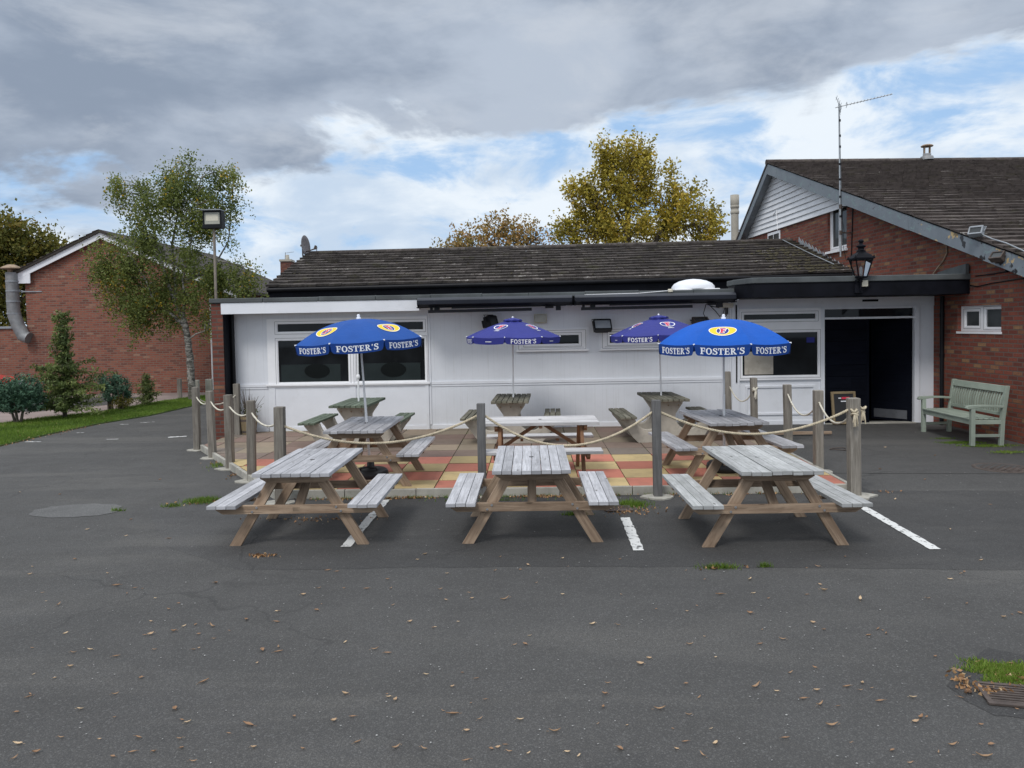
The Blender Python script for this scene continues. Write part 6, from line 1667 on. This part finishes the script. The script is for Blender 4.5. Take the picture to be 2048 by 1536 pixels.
for (px, py, rx, ry, n) in ((1262, 1010, .17, .15, 900), (1150, 1030, .12, .03, 250), (1440, 1136, .13, .035, 260), (1530, 1134, .05, .015, 90), (405, 1003, .16, .13, 900), (345, 1013, .08, .05, 150), (235, 1022, .07, .03, 70), (440, 930, .12, .25, 260), (1332, 985, .06, .05, 200), (960, 1002, .5, .02, 160)):
    g = G(px, py); xs_.append(NR.normal(g.x, rx*.6, n)); ys_.append(NR.normal(g.y, ry*.6, n))
for i in range(60):
    x = NR.uniform(-3, 3.8); n = 12; xs_.append(NR.normal(x, .05, n)); ys_.append(np.full(n, 9.39)-np.abs(NR.normal(0, .012, n)))
blades('weeds', np.concatenate(xs_), np.concatenate(ys_), .0, .045, .008, 'grass')
# moss and weeds growing in the slab joints
xs_, ys_ = [], []
for i in range(900):
    if RNG.random() < .5: x = .58+TS*RNG.randint(-10, 5); y = RNG.uniform(9.5, 15); n = RNG.randint(3, 12); xs_.append(NR.normal(x, .008, n)); ys_.append(NR.normal(y, .035, n))
    else: y = 9.38+TS*RNG.randint(0, 9); x = RNG.uniform(-5, 3.8); n = RNG.randint(2, 9); xs_.append(NR.normal(x, .04, n)); ys_.append(NR.normal(y, .006, n))
X_, Y_ = np.concatenate(xs_), np.concatenate(ys_); k_ = inpoly(X_, Y_, pin) & (NR.uniform(size=len(X_)) < .75)
blades('joint_moss', X_[k_], Y_[k_], PZ-.02, .028, .007, 'grass')
# moss under the bench
xs_, ys_ = [], []
for (px, py, rx, ry, n) in ((1925, 886, .16, .06, 1500), (1975, 892, .2, .06, 1700), (2015, 905, .12, .05, 600), (1890, 878, .10, .04, 400)):
    g = G(px, py, .04); xs_.append(NR.normal(g.x, rx, n)); ys_.append(NR.normal(g.y, ry, n))
blades('bench_moss', np.concatenate(xs_), np.concatenate(ys_), .045, .016, .012, 'grass')

# ------------------------------------------------------------------ fallen leaves
def leaf_mesh(seed, L, W_, curl):
    rg = random.Random(seed); b = MB(); n = 7
    top, bot = [], []
    for i in range(n+1):
        u = i/n; w_ = W_*sin(pi*min(1, max(.02, u)))**.8*(1+rg.uniform(-.15, .15)); x = (u-.5)*L; z = .003+curl*(u-.5)**2*L*1.6+rg.uniform(0, .002)
        top.append((x, w_*.5, z+w_*.35)); bot.append((x, -w_*.5, z+w_*.30))
    mid = [((u/n-.5)*L, 0, .002+curl*(u/n-.5)**2*L*1.5) for u in range(n+1)]
    r = rg.random()
    for i in range(n):
        b.face([mid[i], mid[i+1], top[i+1], top[i]], r=r); b.face([bot[i], bot[i+1], mid[i+1], mid[i]], r=r)
    b.tube([(L*.5, 0, .004), (L*.72, .004, .006)], .0012, 4, r=r)
    return b
protos = [leaf_mesh(3, .068, .023, .5), leaf_mesh(5, .052, .028, .3), leaf_mesh(8, .082, .018, .2), leaf_mesh(13, .045, .024, .7), leaf_mesh(21, .058, .030, .7), leaf_mesh(34, .074, .015, .6)]
spots = [(180, 1301, 1), (431, 1167, 0), (232, 1172, 1), (337, 1220, 0), (215, 1148, 0), (1110, 1465, 1), (792, 1497, 2), (605, 1500, 1), (122, 1477, 2), (277, 1477, 2), (35, 1490, 0), (28, 1519, 2), (72, 1507, 1), (265, 1506, 2), (497, 1451, 2), (408, 1365, 2), (557, 1305, 2),
   (554, 1224, 0), (553, 1245, 2), (302, 1270, 0), (348, 1264, 1), (398, 1270, 1), (525, 1302, 1), (424, 1254, 2), (368, 1254, 0), (492, 1241, 1), (633, 1222, 1), (606, 1191, 0), (270, 1177, 2), (117, 1211, 2), (655, 1142, 2), (688, 1178, 1), (1647, 1182, 0), (1694, 1375, 2), (1512, 1375, 2), (1640, 1412, 2), (1663, 1453, 2), (1905, 1492, 2), (1968, 1516, 2),
   (1785, 1503, 1), (1625, 1247, 0), (1565, 1280, 2), (1870, 1315, 1), (1842, 1437, 1), (1772, 1268, 2), (1933, 1209, 1), (2007, 1236, 0), (2040, 1228, 1), (1500, 1228, 1), (1185, 1250, 0), (960, 1440, 2), (905, 1375, 0), (1050, 1290, 1), (820, 1245, 0), (750, 1300, 2), (690, 1390, 0), (905, 1430, 2), (1210, 1390, 1), (1280, 1330, 0), (1380, 1290, 2),
   (1430, 1490, 0), (1320, 1420, 2), (1240, 1500, 1), (1010, 1200, 2), (1125, 1190, 0), (880, 1180, 2), (775, 1160, 1), (1440, 1190, 2), (1720, 1200, 0), (1900, 1160, 0), (2020, 1330, 1), (1240, 1120, 1), (1125, 1118, 0), (1000, 1115, 2), (850, 1110, 0), (1690, 1115, 1), (1500, 1160, 0), (60, 1150, 0), (150, 1120, 1), (60, 1390, 2), (160, 1420, 0), (230, 1390, 2), (350, 1420, 1),
   (175, 1060, 0), (262, 1040, 1), (338, 1078, 2), (252, 1073, 0), (120, 990, 1), (40, 985, 0), (320, 960, 1), (1790, 1000, 0), (1850, 960, 1), (1980, 1010, 2), (1900, 1060, 0), (1760, 940, 1), (1770, 900, 0), (1870, 915, 1)]
for k in range(150): spots.append((RNG.uniform(0, 2048), RNG.uniform(1120, 1530), None))
LMESH = [pb_.build('fallen_leaf', 'dry_leaf') for pb_ in protos]
LL = 'small dry tan leaf or twig fallen flat on the grey asphalt'
for i, (px, py, ty_) in enumerate(spots):
    o = LMESH[i] if i < len(LMESH) else LMESH[RNG.choice([(0, 4), (1, 3), (2, 5)][ty_]) if ty_ is not None else RNG.randrange(6)].copy()
    if i >= len(LMESH): COL.objects.link(o)
    g = G(px, py); zz = .005 if g.y < 10.5 else (ramp_z(g.y)+.003 if g.x > 4 else .004)
    o.location = (g.x, g.y, zz); o.rotation_euler = (RNG.uniform(-.2, .2), RNG.uniform(-.15, .15), RNG.gauss(0.15, .5)+(pi if RNG.random() < .5 else 0)); s = RNG.uniform(.45, 1.0)*(1.0 if ty_ is not None else .65); o.scale = (s, s, s)
    tag(o, LL, 'leaf', 'fallen leaves scattered over the asphalt')
# litter: pale grit flecks on the asphalt, and leaf drifts against the kerb, the grate and the lawn edge
def litter(name, P, size, mat):
    return stuff(fastmesh(name, leaves_quads(np.array(P), size, asp=.6), 4, NR.uniform(0, 1, len(P)), mat))
P = []
def drift(px, py, rx, ry, n, zt=.02):
    g = G(px, py)
    for _ in range(n): P.append((RNG.gauss(g.x, rx), RNG.gauss(g.y, ry), RNG.uniform(.006, zt)))
for _ in range(520): 
    x = RNG.choice([RNG.uniform(-2.9, 3.6), RNG.gauss(-2, .35), RNG.gauss(.2, .3)]); P.append((x, 9.39-abs(RNG.gauss(0, .045)), RNG.uniform(.006, .025)))
drift(1255, 1022, .16, .10, 150); drift(1380, 990, .12, .05, 60); drift(480, 945, .05, .25, 90); drift(440, 922, .1, .2, 40); drift(525, 1113, .06, .02, 60); drift(1445, 1137, .1, .02, 20); drift(405, 1005, .15, .08, 50); drift(830, 995, .1, .03, 40)
drift(1928, 1365, .04, .06, 55); drift(1990, 1384, .09, .025, 60); drift(2035, 1362, .04, .05, 30); drift(1780, 985, .1, .03, 10); drift(640, 1040, .3, .06, 60); drift(690, 1020, .25, .05, 50)
for _ in range(200): y = RNG.uniform(12.5, 20); P.append((-9.93+RNG.gauss(0, .06)+(.35*(y-17.4)/4 if y > 17.4 else 0), y, RNG.uniform(.006, .02)))
for _ in range(160): P.append((RNG.uniform(-12.5, -9.7), RNG.uniform(13, 23.5), .05))
litter('leaf_litter', P, .034, 'litter_leaf')
P = []
for _ in range(800):
    px, py = RNG.uniform(-50, 2100), 870+(RNG.random()**1.2)*660; g = G(px, py)
    if -5.9 < g.x < 4.0 and 9.4 < g.y < 15.2: continue
    if g.x < -9.8 and g.y > 11: continue
    P.append((g.x, g.y, .007 if g.x < 4 or g.y < 10.4 else ramp_z(g.y)+.004))
n = len(P); A = np.array(P); s = NR.uniform(.0025, .008, n)*np.clip(.6+A[:, 1]/12, .6, 1.6); a = NR.uniform(0, 6.28, n); e = NR.uniform(.35, 1, n)
d1 = np.stack([np.cos(a)*s, np.sin(a)*s, np.zeros(n)], 1); d2 = np.stack([-np.sin(a)*s*e, np.cos(a)*s*e, np.zeros(n)], 1); up3 = np.array([0, 0, .0])
stuff(fastmesh('pale_grit', np.stack([A-d1, A-d2*.8, A+d1, A+d2], 1).reshape(-1, 3), 4, NR.uniform(0, 1, n), 'grit'))
